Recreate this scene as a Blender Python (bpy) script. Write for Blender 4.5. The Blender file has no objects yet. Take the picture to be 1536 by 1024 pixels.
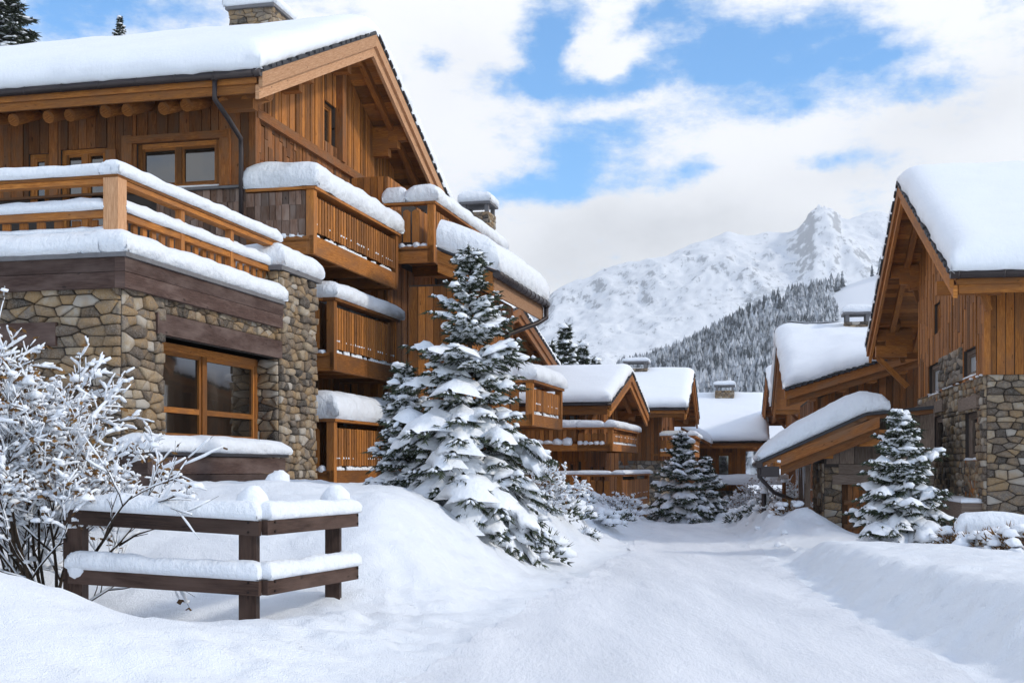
import bpy, math, random
import numpy as np
from mathutils import Vector, Matrix, noise as mnoise

random.seed(7)
R = math.radians
F, CX, HZ, EYE = 1874.0, 768.0, 700.0, 1.7      # focal length and horizon of the photograph, in its pixels
scene = bpy.context.scene
COL = scene.collection
rnd = random.uniform

def nz(x, y, z=0.0):
    return mnoise.noise(Vector((x, y, z)))

def fbm(x, y, z=0.0, o=4):
    a, s = 0.0, 1.0
    for i in range(o):
        a += nz(x, y, z) * s
        x, y, z, s = x * 2.03, y * 2.03, z * 2.03 + 3.1, s * 0.5
    return a

def sstep(a, b, x):
    t = min(1.0, max(0.0, (x - a) / (b - a)))
    return t * t * (3 - 2 * t)

# ------------------------------------------------------------------ frames: a street axis turned by an angle about the viewer
class Frame:
    def __init__(self, vpx):
        self.a = math.atan((vpx - CX) / F)
        self.s, self.c = math.sin(self.a), math.cos(self.a)
    def world(self, x, y, z=0.0):
        return (x * self.c + y * self.s, -x * self.s + y * self.c, z)
    def local(self, X, Y):
        return (X * self.c - Y * self.s, X * self.s + Y * self.c)
    def y_at(self, px, x):
        t = (px - CX) / F
        return -x * (self.c + t * self.s) / (self.s - t * self.c)
    def x_at(self, px, y):
        t = (px - CX) / F
        return -y * (self.s - t * self.c) / (self.c + t * self.s)
    def z_at(self, py, x, y):
        return EYE + (HZ - py) / F * (-x * self.s + y * self.c)
W0 = Frame(CX)
def at(px, py, d):
    return ((px - CX) / F * d, d, EYE + (HZ - py) / F * d)

# ------------------------------------------------------------------ mesh builder
class MB:
    def __init__(self):
        self.v, self.f, self.uv, self.tint, self.sm = [], [], [], [], []
    def face(self, idx, uvs, tint, smooth=False):
        self.f.append(idx); self.uv.extend(uvs); self.tint.append(tint); self.sm.append(smooth)
    # eight corners: bottom ring then top ring (same order)
    def hexa(self, c, tint=None, axis=None):
        if tint is None: tint = rnd(0.15, 1.0)
        c = [Vector(p) for p in c]
        if (c[1] - c[0]).cross(c[3] - c[0]).dot(c[4] - c[0]) < 0:
            c = [c[0], c[3], c[2], c[1], c[4], c[7], c[6], c[5]]
        n = len(self.v); self.v.extend(c)
        es = [c[1] - c[0], c[3] - c[0], c[4] - c[0]]
        if axis is None:
            L = max(es, key=lambda e: e.length)
        else: L = Vector(axis)
        L = L.normalized() if L.length > 1e-9 else Vector((0, 0, 1))
        ou, ov = rnd(0, 50), rnd(0, 50)
        for q in ((3, 2, 1, 0), (4, 5, 6, 7), (0, 1, 5, 4), (1, 2, 6, 5), (2, 3, 7, 6), (3, 0, 4, 7)):
            p = [c[i] for i in q]
            nn = (p[1] - p[0]).cross(p[2] - p[0])
            if nn.length < 1e-12: nn = (p[2] - p[1]).cross(p[3] - p[1])
            nn = nn.normalized() if nn.length > 1e-12 else Vector((0, 0, 1))
            if abs(nn.dot(L)) > 0.8:
                A = Vector((nn.y, nn.z, nn.x)); A = (A - nn * A.dot(nn)).normalized(); B = nn.cross(A)
                uvs = [(x.dot(A) * .35 + ou, x.dot(B) * .35 + ov) for x in p]
            else:
                B = nn.cross(L).normalized()
                uvs = [(x.dot(L) + ou, x.dot(B) + ov) for x in p]
            self.face([n + i for i in q], uvs, tint)
    def box(self, x0, x1, y0, y1, z0, z1, tint=None, axis=None):
        self.hexa([(x0, y0, z0), (x1, y0, z0), (x1, y1, z0), (x0, y1, z0), (x0, y0, z1), (x1, y0, z1), (x1, y1, z1), (x0, y1, z1)], tint, axis)
    def beam(self, p, q, w, h, tint=None, up=(0, 0, 1), shrink=1.0):
        p, q = Vector(p), Vector(q); d = (q - p).normalized(); u = Vector(up)
        s = d.cross(u).normalized(); u = s.cross(d).normalized()
        s *= w / 2; u *= h / 2
        k = shrink
        self.hexa([p - s - u, p + s - u, p + s + u, p - s + u, q - s * k - u * k, q + s * k - u * k, q + s * k + u * k, q - s * k + u * k], tint)
    def tube(self, pts, r, n=8, tint=None, cap=True):
        if tint is None: tint = rnd(0.2, 1)
        pts = [Vector(p) for p in pts]
        rs = r if isinstance(r, (list, tuple)) else [r] * len(pts)
        base = len(self.v); prev = None; acc = 0
        ou = rnd(0, 20)
        for i, p in enumerate(pts):
            d = (pts[min(i + 1, len(pts) - 1)] - pts[max(i - 1, 0)])
            d = d.normalized() if d.length > 1e-9 else Vector((0, 0, 1))
            if prev is None:
                prev = d.orthogonal().normalized()
            s = (prev - d * prev.dot(d))
            s = s.normalized() if s.length > 1e-6 else d.orthogonal().normalized()
            prev = s; t = d.cross(s)
            for k in range(n):
                a = 2 * math.pi * k / n
                self.v.append(p + (s * math.cos(a) + t * math.sin(a)) * rs[i])
        for i in range(len(pts) - 1):
            l = (pts[i + 1] - pts[i]).length
            for k in range(n):
                k2 = (k + 1) % n
                self.face([base + i * n + k, base + i * n + k2, base + (i + 1) * n + k2, base + (i + 1) * n + k],
                          [(acc + ou, k / n * .3), (acc + ou, (k + 1) / n * .3), (acc + l + ou, (k + 1) / n * .3), (acc + l + ou, k / n * .3)], tint, True)
            acc += l
        if cap:
            for o, rev in ((0, True), ((len(pts) - 1) * n, False)):
                ids = [base + o + k for k in range(n)]
                if rev: ids.reverse()
                self.face(ids, [(math.cos(k) * .1, math.sin(k) * .1) for k in range(n)], tint)
    def lump(self, c, rx, ry, rz, amp=.18, rings=5, seg=8, seed=None, rot=0.0, flat=-.45):
        """a soft irregular heap of snow; underside pulled flat"""
        s = rnd(0, 100) if seed is None else seed
        c = Vector(c); base = len(self.v); cr, sr = math.cos(rot), math.sin(rot)
        def P(th, ph):
            d = Vector((math.sin(th) * math.cos(ph), math.sin(th) * math.sin(ph), math.cos(th)))
            k = 1 + amp * nz(d.x * 1.7 + s, d.y * 1.7, d.z * 1.7 - s) * 1.6
            x, y, z = d.x * rx * k, d.y * ry * k, max(d.z, flat) * rz * k
            return c + Vector((x * cr - y * sr, x * sr + y * cr, z))
        self.v.append(P(0, 0))
        for i in range(1, rings):
            for k in range(seg): self.v.append(P(math.pi * i / rings, 2 * math.pi * k / seg))
        self.v.append(P(math.pi, 0)); last = len(self.v) - 1
        z4 = [(0, 0)] * 4; z3 = [(0, 0)] * 3
        for k in range(seg):
            k2 = (k + 1) % seg
            self.face([base, base + 1 + k, base + 1 + k2], z3, .5, True)
            for i in range(rings - 2):
                a = base + 1 + i * seg
                self.face([a + k, a + seg + k, a + seg + k2, a + k2], z4, .5, True)
            a = base + 1 + (rings - 2) * seg
            self.face([a + k, last, a + k2], z3, .5, True)
    def grid(self, rows, tint=.5, smooth=True, closed=False):
        nr, nc = len(rows), len(rows[0]); base = len(self.v)
        for r in rows: self.v.extend(Vector(p) for p in r)
        for i in range(nr - 1):
            for j in range(nc - 1):
                a = base + i * nc + j
                self.face([a, a + 1, a + nc + 1, a + nc], [(i, j), (i, j + 1), (i + 1, j + 1), (i + 1, j)], tint, smooth)
    def tri(self, a, b, c, tint):
        n = len(self.v); self.v.extend((Vector(a), Vector(b), Vector(c)))
        self.face([n, n + 1, n + 2], [(0, 0), (1, 0), (.5, 1)], tint)
    def quad(self, a, b, c, d, tint):
        n = len(self.v); self.v.extend((Vector(a), Vector(b), Vector(c), Vector(d)))
        self.face([n, n + 1, n + 2, n + 3], [(0, 0), (1, 0), (1, 1), (0, 1)], tint)
    def mesh(self, name, mat, base):
        me = bpy.data.meshes.new(name)
        bx = Vector(base)
        me.from_pydata([tuple(v - bx) for v in self.v], [], self.f)
        uvl = me.uv_layers.new(name="UVMap")
        uvl.data.foreach_set("uv", np.array(self.uv, dtype=np.float32).ravel())
        at_ = me.attributes.new("tint", 'FLOAT', 'FACE')
        at_.data.foreach_set("value", np.array(self.tint, dtype=np.float32))
        me.polygons.foreach_set("use_smooth", np.array(self.sm, dtype=bool))
        for m in (mat if isinstance(mat, (list, tuple)) else [mat]): me.materials.append(m)
        me.update()
        return me

BASE = {}          # object name -> (frame, base point in that frame)
def thing(name, label, cat, fr, base, group=None):
    o = bpy.data.objects.new(name, None); COL.objects.link(o)
    o.empty_display_size = .3
    o.location = fr.world(*base); o.rotation_euler = (0, 0, -fr.a)
    o['label'] = label; o['category'] = cat
    if group: o['group'] = group
    BASE[o.name] = (fr, Vector(base))
    return o
def part(name, mb, mat, parent, label=None):
    fr, b = BASE[parent.name]
    o = bpy.data.objects.new(name, mb.mesh(name, mat, b)); COL.objects.link(o)
    o.parent = parent; BASE[o.name] = (fr, b)
    if label: o['label'] = label
    if name in ('snow_ledge', 'snow_load', 'foliage', 'leaves', 'branches', 'icicle'): o['kind'] = 'stuff'
    return o
def single(name, mb, mat, label, cat, fr, base, group=None):
    o = bpy.data.objects.new(name, mb.mesh(name, mat, base)); COL.objects.link(o)
    o.location = fr.world(*base); o.rotation_euler = (0, 0, -fr.a)
    o['label'] = label; o['category'] = cat
    if group: o['group'] = group
    BASE[o.name] = (fr, Vector(base))
    return o
def structure(name, mb, mat, kind='structure'):
    o = bpy.data.objects.new(name, mb.mesh(name, mat, (0, 0, 0))); COL.objects.link(o); o['kind'] = kind
    return o
def copy_thing(root, loc, scale=1.0, rotz=0.0, label=None):
    r = root.copy(); COL.objects.link(r); r.location = loc; r.scale = (scale,) * 3 if not isinstance(scale, tuple) else scale
    r.rotation_euler = (0, 0, rotz)
    if label: r['label'] = label
    for ch in list(root.children):
        c = ch.copy(); COL.objects.link(c); c.parent = r
        for g in list(ch.children):
            d = g.copy(); COL.objects.link(d); d.parent = c
    return r

# ------------------------------------------------------------------ materials
class NT:
    def __init__(self, name):
        self.m = bpy.data.materials.new(name); self.m.use_nodes = True
        self.t = self.m.node_tree; self.n = self.t.nodes; self.l = self.t.links
        self.b = self.n['Principled BSDF']
    def add(self, typ, **kw):
        n = self.n.new(typ)
        for k, v in kw.items(): setattr(n, k, v)
        return n
    def noise(self, vec, scale, detail=4, rough=.6):
        n = self.add('ShaderNodeTexNoise'); n.inputs['Scale'].default_value = scale
        n.inputs['Detail'].default_value = detail; n.inputs['Roughness'].default_value = rough
        if vec is not None: self.l.new(vec, n.inputs['Vector'])
        return n.outputs['Fac']
    def ramp(self, fac, stops):
        n = self.add('ShaderNodeValToRGB'); e = n.color_ramp.elements
        while len(e) < len(stops): e.new(.5)
        for el, (p, c) in zip(e, stops):
            el.position = p; el.color = (*c, 1) if len(c) == 3 else c
        self.l.new(fac, n.inputs['Fac']); return n.outputs['Color']
    def math(self, op, a, b=None):
        n = self.add('ShaderNodeMath', operation=op)
        for i, v in enumerate((a, b)):
            if v is None: continue
            if isinstance(v, (int, float)): n.inputs[i].default_value = v
            else: self.l.new(v, n.inputs[i])
        return n.outputs[0]
    def mix(self, fac, a, b, blend='MIX'):
        n = self.add('ShaderNodeMix', data_type='RGBA', blend_type=blend)
        for s, v in ((n.inputs[0], fac), (n.inputs[6], a), (n.inputs[7], b)):
            if isinstance(v, (int, float)): s.default_value = v
            elif isinstance(v, tuple): s.default_value = (*v, 1)
            else: self.l.new(v, s)
        return n.outputs[2]
    def coord(self, out='Object'):
        return self.add('ShaderNodeTexCoord').outputs[out]
    def scale(self, vec, s):
        n = self.add('ShaderNodeMapping'); n.inputs['Scale'].default_value = s
        self.l.new(vec, n.inputs['Vector']); return n.outputs[0]
    def tint(self):
        return self.add('ShaderNodeAttribute', attribute_name='tint').outputs['Fac']
    def bump(self, h, strength, dist, normal=None):
        n = self.add('ShaderNodeBump'); n.inputs['Strength'].default_value = strength; n.inputs['Distance'].default_value = dist
        self.l.new(h, n.inputs['Height'])
        if normal is not None: self.l.new(normal, n.inputs['Normal'])
        return n.outputs[0]
    def color(self, c): self.l.new(c, self.b.inputs['Base Color'])
    def set(self, rough=.8, spec=.3, normal=None):
        self.b.inputs['Roughness'].default_value = rough
        self.b.inputs['Specular IOR Level'].default_value = spec
        if normal is not None: self.l.new(normal, self.b.inputs['Normal'])
        return self.m

def mat_snow(name, c=(.855, .885, .93), lump=.35, lscale=2.2, grain=1.0, streak=False):
    t = NT(name); co = t.coord()
    n1 = t.noise(co, lscale, 3, .5)
    n2 = t.noise(t.scale(co, (1, 1, .35)) if streak else co, 14 if streak else 11, 4, .65)
    n3 = t.noise(co, 70, 2, .6)
    h = t.math('ADD', t.math('MULTIPLY', n1, 1.0), t.math('ADD', t.math('MULTIPLY', n2, .45), t.math('MULTIPLY', n3, .12 * grain)))
    t.color(t.mix(n2, tuple(x * .965 for x in c), tuple(min(1, x * 1.02) for x in c)))
    return t.set(.75, .25, t.bump(h, lump, .12))
def mat_wood(name, dark, light, grain=1.0, bump=.5, grey=None):
    t = NT(name); uv = t.coord('UV')
    n1 = t.noise(t.scale(uv, (1.1, 16, 1)), 3.0, 5, .65)
    n2 = t.noise(t.scale(uv, (.5, 1.6, 1)), 2.0, 3, .6)
    n3 = t.noise(t.scale(uv, (2.0, 60, 1)), 4.0, 3, .7)
    f = t.math('ADD', t.math('MULTIPLY', n1, .55), t.math('MULTIPLY', n3, .45))
    col = t.ramp(f, [(.30, tuple(x * .45 for x in dark)), (.45, dark), (.68, light)])
    if grey is not None:
        col = t.mix(t.ramp(n2, [(.42, (0, 0, 0)), (.68, (1, 1, 1))]), col, grey)
    knots = t.noise(t.scale(uv, (2.2, 5, 1)), 2.3, 1, .5)
    col = t.mix(t.ramp(knots, [(.70, (0, 0, 0)), (.78, (.8, .8, .8))]), col, tuple(x * .3 for x in dark))
    b = t.math('MULTIPLY_ADD', t.tint(), .95); b.node.inputs[2].default_value = .33
    m = t.add('ShaderNodeVectorMath', operation='SCALE'); t.l.new(col, m.inputs[0]); t.l.new(b, m.inputs['Scale'])
    t.color(m.outputs[0])
    return t.set(.72, .25, t.bump(f, bump, .012))
def mat_stone(name, stops, mortar=(.06, .05, .045)):
    t = NT(name); co = t.coord()
    tn = t.tint()
    n1 = t.noise(co, 9, 5, .65); n2 = t.noise(co, 2.2, 3, .5); n3 = t.noise(co, 40, 4, .7)
    k = t.math('ADD', tn, t.math('MULTIPLY', t.math('SUBTRACT', n1, .5), .45))
    col = t.ramp(k, stops)
    col = t.mix(t.ramp(n3, [(.42, (0, 0, 0)), (.7, (1, 1, 1))]), col, t.mix(.35, col, (.5, .46, .40)))
    col = t.mix(t.ramp(n2, [(.5, (0, 0, 0)), (.72, (.6, .6, .6))]), col, (.33, .21, .10))
    ism = t.math('LESS_THAN', tn, .01)
    col = t.mix(ism, col, mortar)
    t.color(col)
    h = t.math('ADD', n1, t.math('MULTIPLY', n3, .5))
    return t.set(.9, .2, t.bump(h, .7, .03))
def mat_plain(name, c, rough=.5, spec=.5, metal=0.0, var=.25, scale=6):
    t = NT(name); co = t.coord(); n = t.noise(co, scale, 4, .6)
    t.color(t.mix(n, tuple(x * (1 - var) for x in c), tuple(min(1, x * (1 + var)) for x in c)))
    t.b.inputs['Metallic'].default_value = metal
    return t.set(rough, spec, t.bump(n, .15, .01))

M = {}
M['snow'] = mat_snow('snow')
M['roof_snow'] = mat_snow('roof_snow', lump=.28, lscale=1.4, streak=True)
M['verge_snow'] = mat_snow('cap_snow', lump=.75, lscale=3.4, streak=True)
M['tree_snow'] = mat_snow('tree_snow', c=(.865, .89, .93), lump=.3, lscale=9)
M['ground_snow'] = mat_snow('ground_snow', lump=.55, lscale=2.6, grain=3.5)
OR_D, OR_L = (.32, .108, .018), (.68, .285, .066)
M['wood'] = mat_wood('larch_boards', OR_D, OR_L, grey=(.27, .115, .042))
M['wood_pale'] = mat_wood('pale_larch', (.42, .21, .10), (.64, .40, .24))
M['wood_mid'] = mat_wood('brown_boards', (.20, .066, .015), (.46, .185, .050), grey=(.20, .105, .055))
M['wood_old'] = mat_wood('weathered_shingle', (.15, .075, .045), (.32, .20, .14), grey=(.30, .22, .18))
M['wood_dark'] = mat_wood('dark_stained_planks', (.050, .026, .020), (.125, .075, .058), grey=(.14, .095, .08))
M['fence_wood'] = mat_wood('fence_timber', (.032, .017, .012), (.085, .047, .033), grey=(.09, .055, .042))
M['grey_wood'] = mat_wood('grey_timber', (.17, .12, .09), (.34, .27, .22))
STONES = [(.08, (.045, .035, .028)), (.27, (.11, .08, .058)), (.42, (.21, .15, .095)), (.52, (.31, .20, .095)), (.62, (.15, .122, .10)), (.78, (.34, .255, .16)), (.93, (.42, .375, .32))]
M['stone'] = mat_stone('rubble_stone', STONES)
M['stone_grey'] = mat_stone('grey_rubble_stone', [(.10, (.05, .045, .04)), (.4, (.17, .145, .12)), (.65, (.27, .235, .2)), (.85, (.34, .25, .15)), (.97, (.42, .39, .36))])
M['slate'] = mat_plain('slate', (.028, .027, .032), .6, .4, scale=3)
M['gutter'] = mat_plain('dark_gutter_metal', (.040, .030, .030), .45, .5, .3)
M['cap_stone'] = mat_plain('cap_stone', (.17, .165, .17), .8, .3)
def mat_glass():
    t = NT('window_glass'); co = t.coord()
    n = t.noise(t.scale(co, (1, 1, .4)), 1.3, 3, .5)
    t.b.inputs['IOR'].default_value = 2.1
    t.color(t.ramp(n, [(.35, (.008, .007, .006)), (.62, (.035, .028, .022)), (.75, (.07, .06, .05))]))
    return t.set(.03, .5, t.bump(n, .04, .05))
M['glass'] = mat_glass()
M['blind'] = mat_plain('window_blind', (.34, .36, .38), .5, .5, scale=14)
def mat_needles(name, a, b):
    t = NT(name); co = t.coord(); n = t.noise(co, 3.0, 3, .6)
    k = t.math('ADD', t.math('MULTIPLY', t.tint(), .6), t.math('MULTIPLY', n, .5))
    t.color(t.ramp(k, [(.2, a), (.75, b), (.95, tuple(x * 1.6 for x in b))]))
    return t.set(.7, .25)
M['needle'] = mat_needles('fir_needles', (.014, .022, .014), (.065, .080, .045))
M['leaf'] = mat_needles('dead_leaves', (.06, .03, .012), (.22, .11, .03))
M['bark'] = mat_wood('bark', (.035, .022, .014), (.10, .065, .042))
M['twig'] = mat_wood('twig_bark', (.030, .018, .011), (.085, .055, .030))

# ------------------------------------------------------------------ shape helpers
def edge_profile(r, o):
    return [(.03, 0.0), (-o * .8, .12), (-o, .34), (-o * .75, .56), (r * .12, .76), (r * .38, .90), (r * .7, .97), (r, 1.0)]
def axis_samples(L, r, o, e0, e1, step):
    r = min(r, L * .45); S = []
    pr = edge_profile(r, o)
    a, b = 0.0, L
    if e0: S += [(d, h) for d, h in pr]; a = r
    else: S.append((0.0, 1.0))
    if e1: b = L - r
    n = max(1, int((b - a) / step))
    for i in range(1, n): S.append((a + (b - a) * i / n, 1.0))
    if e1: S += [(L - d, h) for d, h in reversed(pr)]
    else: S.append((L, 1.0))
    return S
def snow_patch(mb, P, Ls, Lt, T, r=.4, o=.06, edges=(1, 1, 1, 1), step=.3, amp=.10, seed=None, Tf=None, nfreq=.9):
    """snow lying on a surface P(s,t): rounded rims, bulging edges, uneven top"""
    sd = rnd(0, 90) if seed is None else seed
    rows = []
    for s, hs in axis_samples(Ls, r, o, edges[0], edges[1], step):
        row = []
        for t, ht in axis_samples(Lt, r, o, edges[2], edges[3], step):
            k = T * (Tf(s / Ls, t / Lt) if Tf else 1.0)
            k *= 1 + amp * (nz(s * nfreq + sd, t * nfreq, sd) + .6 * nz(s * 2.7 * nfreq, t * 2.7 * nfreq + sd, 4))
            s2 = s + ((.8 * o + .03 * T) * (nz(t * 2.4, s + sd, 7 + hs * 2) + .6 * nz(t * 6, s + sd, 2 + hs * 4)) if hs < .95 else 0)
            t2 = t + ((.8 * o + .03 * T) * (nz(s * 2.4, t + sd, 3 + ht * 2) + .6 * nz(s * 6, t + sd, 5 + ht * 4)) if ht < .95 else 0)
            h = k * min(hs, ht) * (1 - .12 * (1 - max(hs, ht)))
            p = P(s2, t2); row.append((p[0], p[1], p[2] + h))
        rows.append(row)
    mb.grid(rows)
def flat(x0, y0, z):
    return lambda s, t: (x0 + s, y0 + t, z)
def snow_strip(mb, a, b, w, T, side=None, r=.12, o=.03, amp=.22, step=.16):
    """snow along a rail from a to b"""
    a, b = Vector(a), Vector(b); d = b - a; L = d.length; d.normalize()
    s_ = Vector((d.y, -d.x, 0)).normalized() if side is None else Vector(side)
    snow_patch(mb, lambda s, t: tuple(a + d * s + s_ * (t - w / 2)), L, w, T, r, o, step=step, amp=amp, nfreq=1.7)

def cells(L, z0, z1, holes):
    ss = sorted({0.0, L, *[min(max(h[0], 0), L) for h in holes], *[min(max(h[1], 0), L) for h in holes]})
    zs = sorted({z0, z1, *[min(max(h[2], z0), z1) for h in holes], *[min(max(h[3], z0), z1) for h in holes]})
    out = []
    for i in range(len(ss) - 1):
        for j in range(len(zs) - 1):
            a, b, c, d = ss[i], ss[i + 1], zs[j], zs[j + 1]
            m, k = (a + b) / 2, (c + d) / 2
            if b - a < 1e-4 or d - c < 1e-4: continue
            if any(h[0] < m < h[1] and h[2] < k < h[3] for h in holes): continue
            out.append((a, b, c, d))
    return out
def backing(mb, o, du, n, L, z0, z1, holes, thick=.3, tint=0.0):
    o, du, n = Vector(o), Vector(du), Vector(n)
    for a, b, c, d in cells(L, z0, z1, holes):
        p, q = o + du * a, o + du * b
        i = n * -thick
        z = lambda v, h: (v.x, v.y, h)
        mb.hexa([z(p, c), z(q, c), z(q + i, c), z(p + i, c), z(p, d), z(q, d), z(q + i, d), z(p + i, d)], tint)
def clip_half(poly, nx, ny, d):
    out = []
    for k in range(len(poly)):
        a, b = poly[k - 1], poly[k]
        da, db = a[0] * nx + a[1] * ny - d, b[0] * nx + b[1] * ny - d
        if (da <= 0) != (db <= 0):
            t = da / (da - db); out.append((a[0] + (b[0] - a[0]) * t, a[1] + (b[1] - a[1]) * t))
        if db <= 0: out.append(b)
    return out
def rubble(mb, o, du, n, L, z0, z1, holes=(), size=.26, depth=.05, gap=.007):
    """rubble masonry: every stone its own irregular polygon, standing proud of the mortar"""
    o, du, n = Vector(o), Vector(du).normalized(), Vector(n).normalized(); up = Vector((0, 0, 1))
    AS = .47                                             # stones lie flat: wider than high
    for a, b, c, d in cells(L, z0, z1, holes):
        sz, ss = size * .60, size * .98
        nzr = max(1, round((d - c) / sz)); nsr = max(1, round((b - a) / ss)); seeds = []
        for i in range(nzr):
            for j in range(nsr + (i % 2)):
                if nzr > 2 and nsr > 2 and rnd(0, 1) < .22: continue
                seeds.append((min(b, max(a, a + (j + .5 - .5 * (i % 2) + rnd(-.36, .36)) * (b - a) / nsr)) * AS, c + (i + .5 + rnd(-.24, .24)) * (d - c) / nzr))
        grid_ = {}
        for q in seeds: grid_.setdefault((int(q[0] // sz), int(q[1] // sz)), []).append(q)
        for q in seeds:
            poly = [(a * AS, c), (b * AS, c), (b * AS, d), (a * AS, d)]
            ki, kj = int(q[0] // sz), int(q[1] // sz)
            for di in range(-3, 4):
                for dj in range(-3, 4):
                    for r in grid_.get((ki + di, kj + dj), ()):
                        if r is q: continue
                        nx, ny = r[0] - q[0], r[1] - q[1]
                        poly = clip_half(poly, nx, ny, nx * (q[0] + r[0]) / 2 + ny * (q[1] + r[1]) / 2)
                        if len(poly) < 3: break
            if len(poly) < 3: continue
            P = [(x / AS, z) for x, z in poly]
            cx, cz = sum(x for x, _ in P) / len(P), sum(z for _, z in P) / len(P)
            ring = []
            for k in range(len(P)):
                (x0, y0_), (x1, y1_) = P[k], P[(k + 1) % len(P)]
                if math.hypot(x1 - x0, y1_ - y0_) < .03: ring.append(((x0 + x1) / 2, (y0_ + y1_) / 2)); continue
                for f in (.09, .91): ring.append((x0 + (x1 - x0) * f, y0_ + (y1_ - y0_) * f))
            def inset(x, z, g):
                l = math.hypot(x - cx, z - cz); k = max(.1, 1 - g / max(l, 1e-4)); return cx + (x - cx) * k, cz + (z - cz) * k
            ring = [inset(x, z, gap * rnd(.6, 1.5)) for x, z in ring]
            dp = depth * rnd(.4, 1.5); t = min(1, max(.05, random.gauss(.52, .27)))
            base = len(mb.v); m = len(ring); tl, tz = rnd(-.25, .25), rnd(-.25, .25)
            for k, e in ((1, -.03), (.97, dp * .55), (.88, dp * .95)):
                for x, z in ring:
                    xx, zz = cx + (x - cx) * k, cz + (z - cz) * k
                    ee = e + (0 if e < 0 else (xx - cx) * tl * .5 + (zz - cz) * tz * .5)
                    mb.v.append(o + du * xx + up * zz + n * ee)
            mb.v.append(o + du * cx + up * cz + n * dp * 1.05)
            for k in range(m):
                k2 = (k + 1) % m
                for l in (0, m): mb.face([base + l + k, base + l + k2, base + l + m + k2, base + l + m + k], [(0, 0)] * 4, t, True)
                mb.face([base + 2 * m + k, base + 2 * m + k2, base + 3 * m], [(0, 0)] * 3, t, True)
def boards(mb, o, du, n, L, z0, ztop, holes=(), w=.18, thick=.03, horizontal=False, gap=.008, broken=0.0, skew=0):
    """vertical (or horizontal) cladding boards; ztop is a number or f(s)"""
    o, du, n = Vector(o), Vector(du).normalized(), Vector(n).normalized()
    zt = ztop if callable(ztop) else (lambda s: ztop)
    P = lambda s, z, e: (o.x + du.x * s + n.x * e, o.y + du.y * s + n.y * e, z)
    if horizontal:
        z = z0
        while z < zt(0) - .02:
            h = min(w * rnd(.85, 1.15), zt(0) - z)
            segs = [(0.0, L)]
            for hh in holes:
                if hh[2] < z + h * .5 < hh[3]:
                    segs = [x for a, b in segs for x in ((a, min(b, hh[0])), (max(a, hh[1]), b)) if x[1] - x[0] > .03]
            for a, b in segs:
                e = thick * rnd(.7, 1.2)
                mb.hexa([P(a, z + gap, -.01), P(b, z + gap, -.01), P(b, z + gap, e), P(a, z + gap, e), P(a, z + h, -.01), P(b, z + h, -.01), P(b, z + h, e * .8), P(a, z + h, e * .8)])
            z += h
        return
    s = 0.0; brk = sorted([h[0] for h in holes] + [h[1] for h in holes])
    while s < L - .01:
        e = min(s + w * rnd(.75, 1.25), L)
        for b in brk:
            if s + .02 < b < e: e = b
        if L - e < .05: e = L
        m = (s + e) / 2
        iv = [(z0, None)]
        for h in sorted(holes, key=lambda h: h[2]):
            if h[0] < m < h[1]:
                a, b = iv.pop(); iv += [(a, h[2]), (h[3], None)]
        for a, b in iv:
            cuts = [a]
            if broken and b is None:
                z = a
                while z < zt(m) - .5:
                    z += broken * rnd(.7, 1.3); cuts.append(z)
            cuts.append(b)
            for c0, c1 in zip(cuts, cuts[1:]):
                ta, tb = (zt(s), zt(e)) if c1 is None else (c1, c1)
                if min(ta, tb) - c0 < .03: continue
                th = thick * rnd(.5, 1.3); g = gap
                lo = c0 + (rnd(0, .03) if broken else 0)
                mb.hexa([P(s + g, lo, -.01), P(e - g, lo, -.01), P(e - g, lo, th), P(s + g, lo, th), P(s + g, ta, -.01), P(e - g, tb, -.01), P(e - g, tb, th), P(s + g, ta, th)], axis=(0, 0, 1))
        s = e
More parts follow.
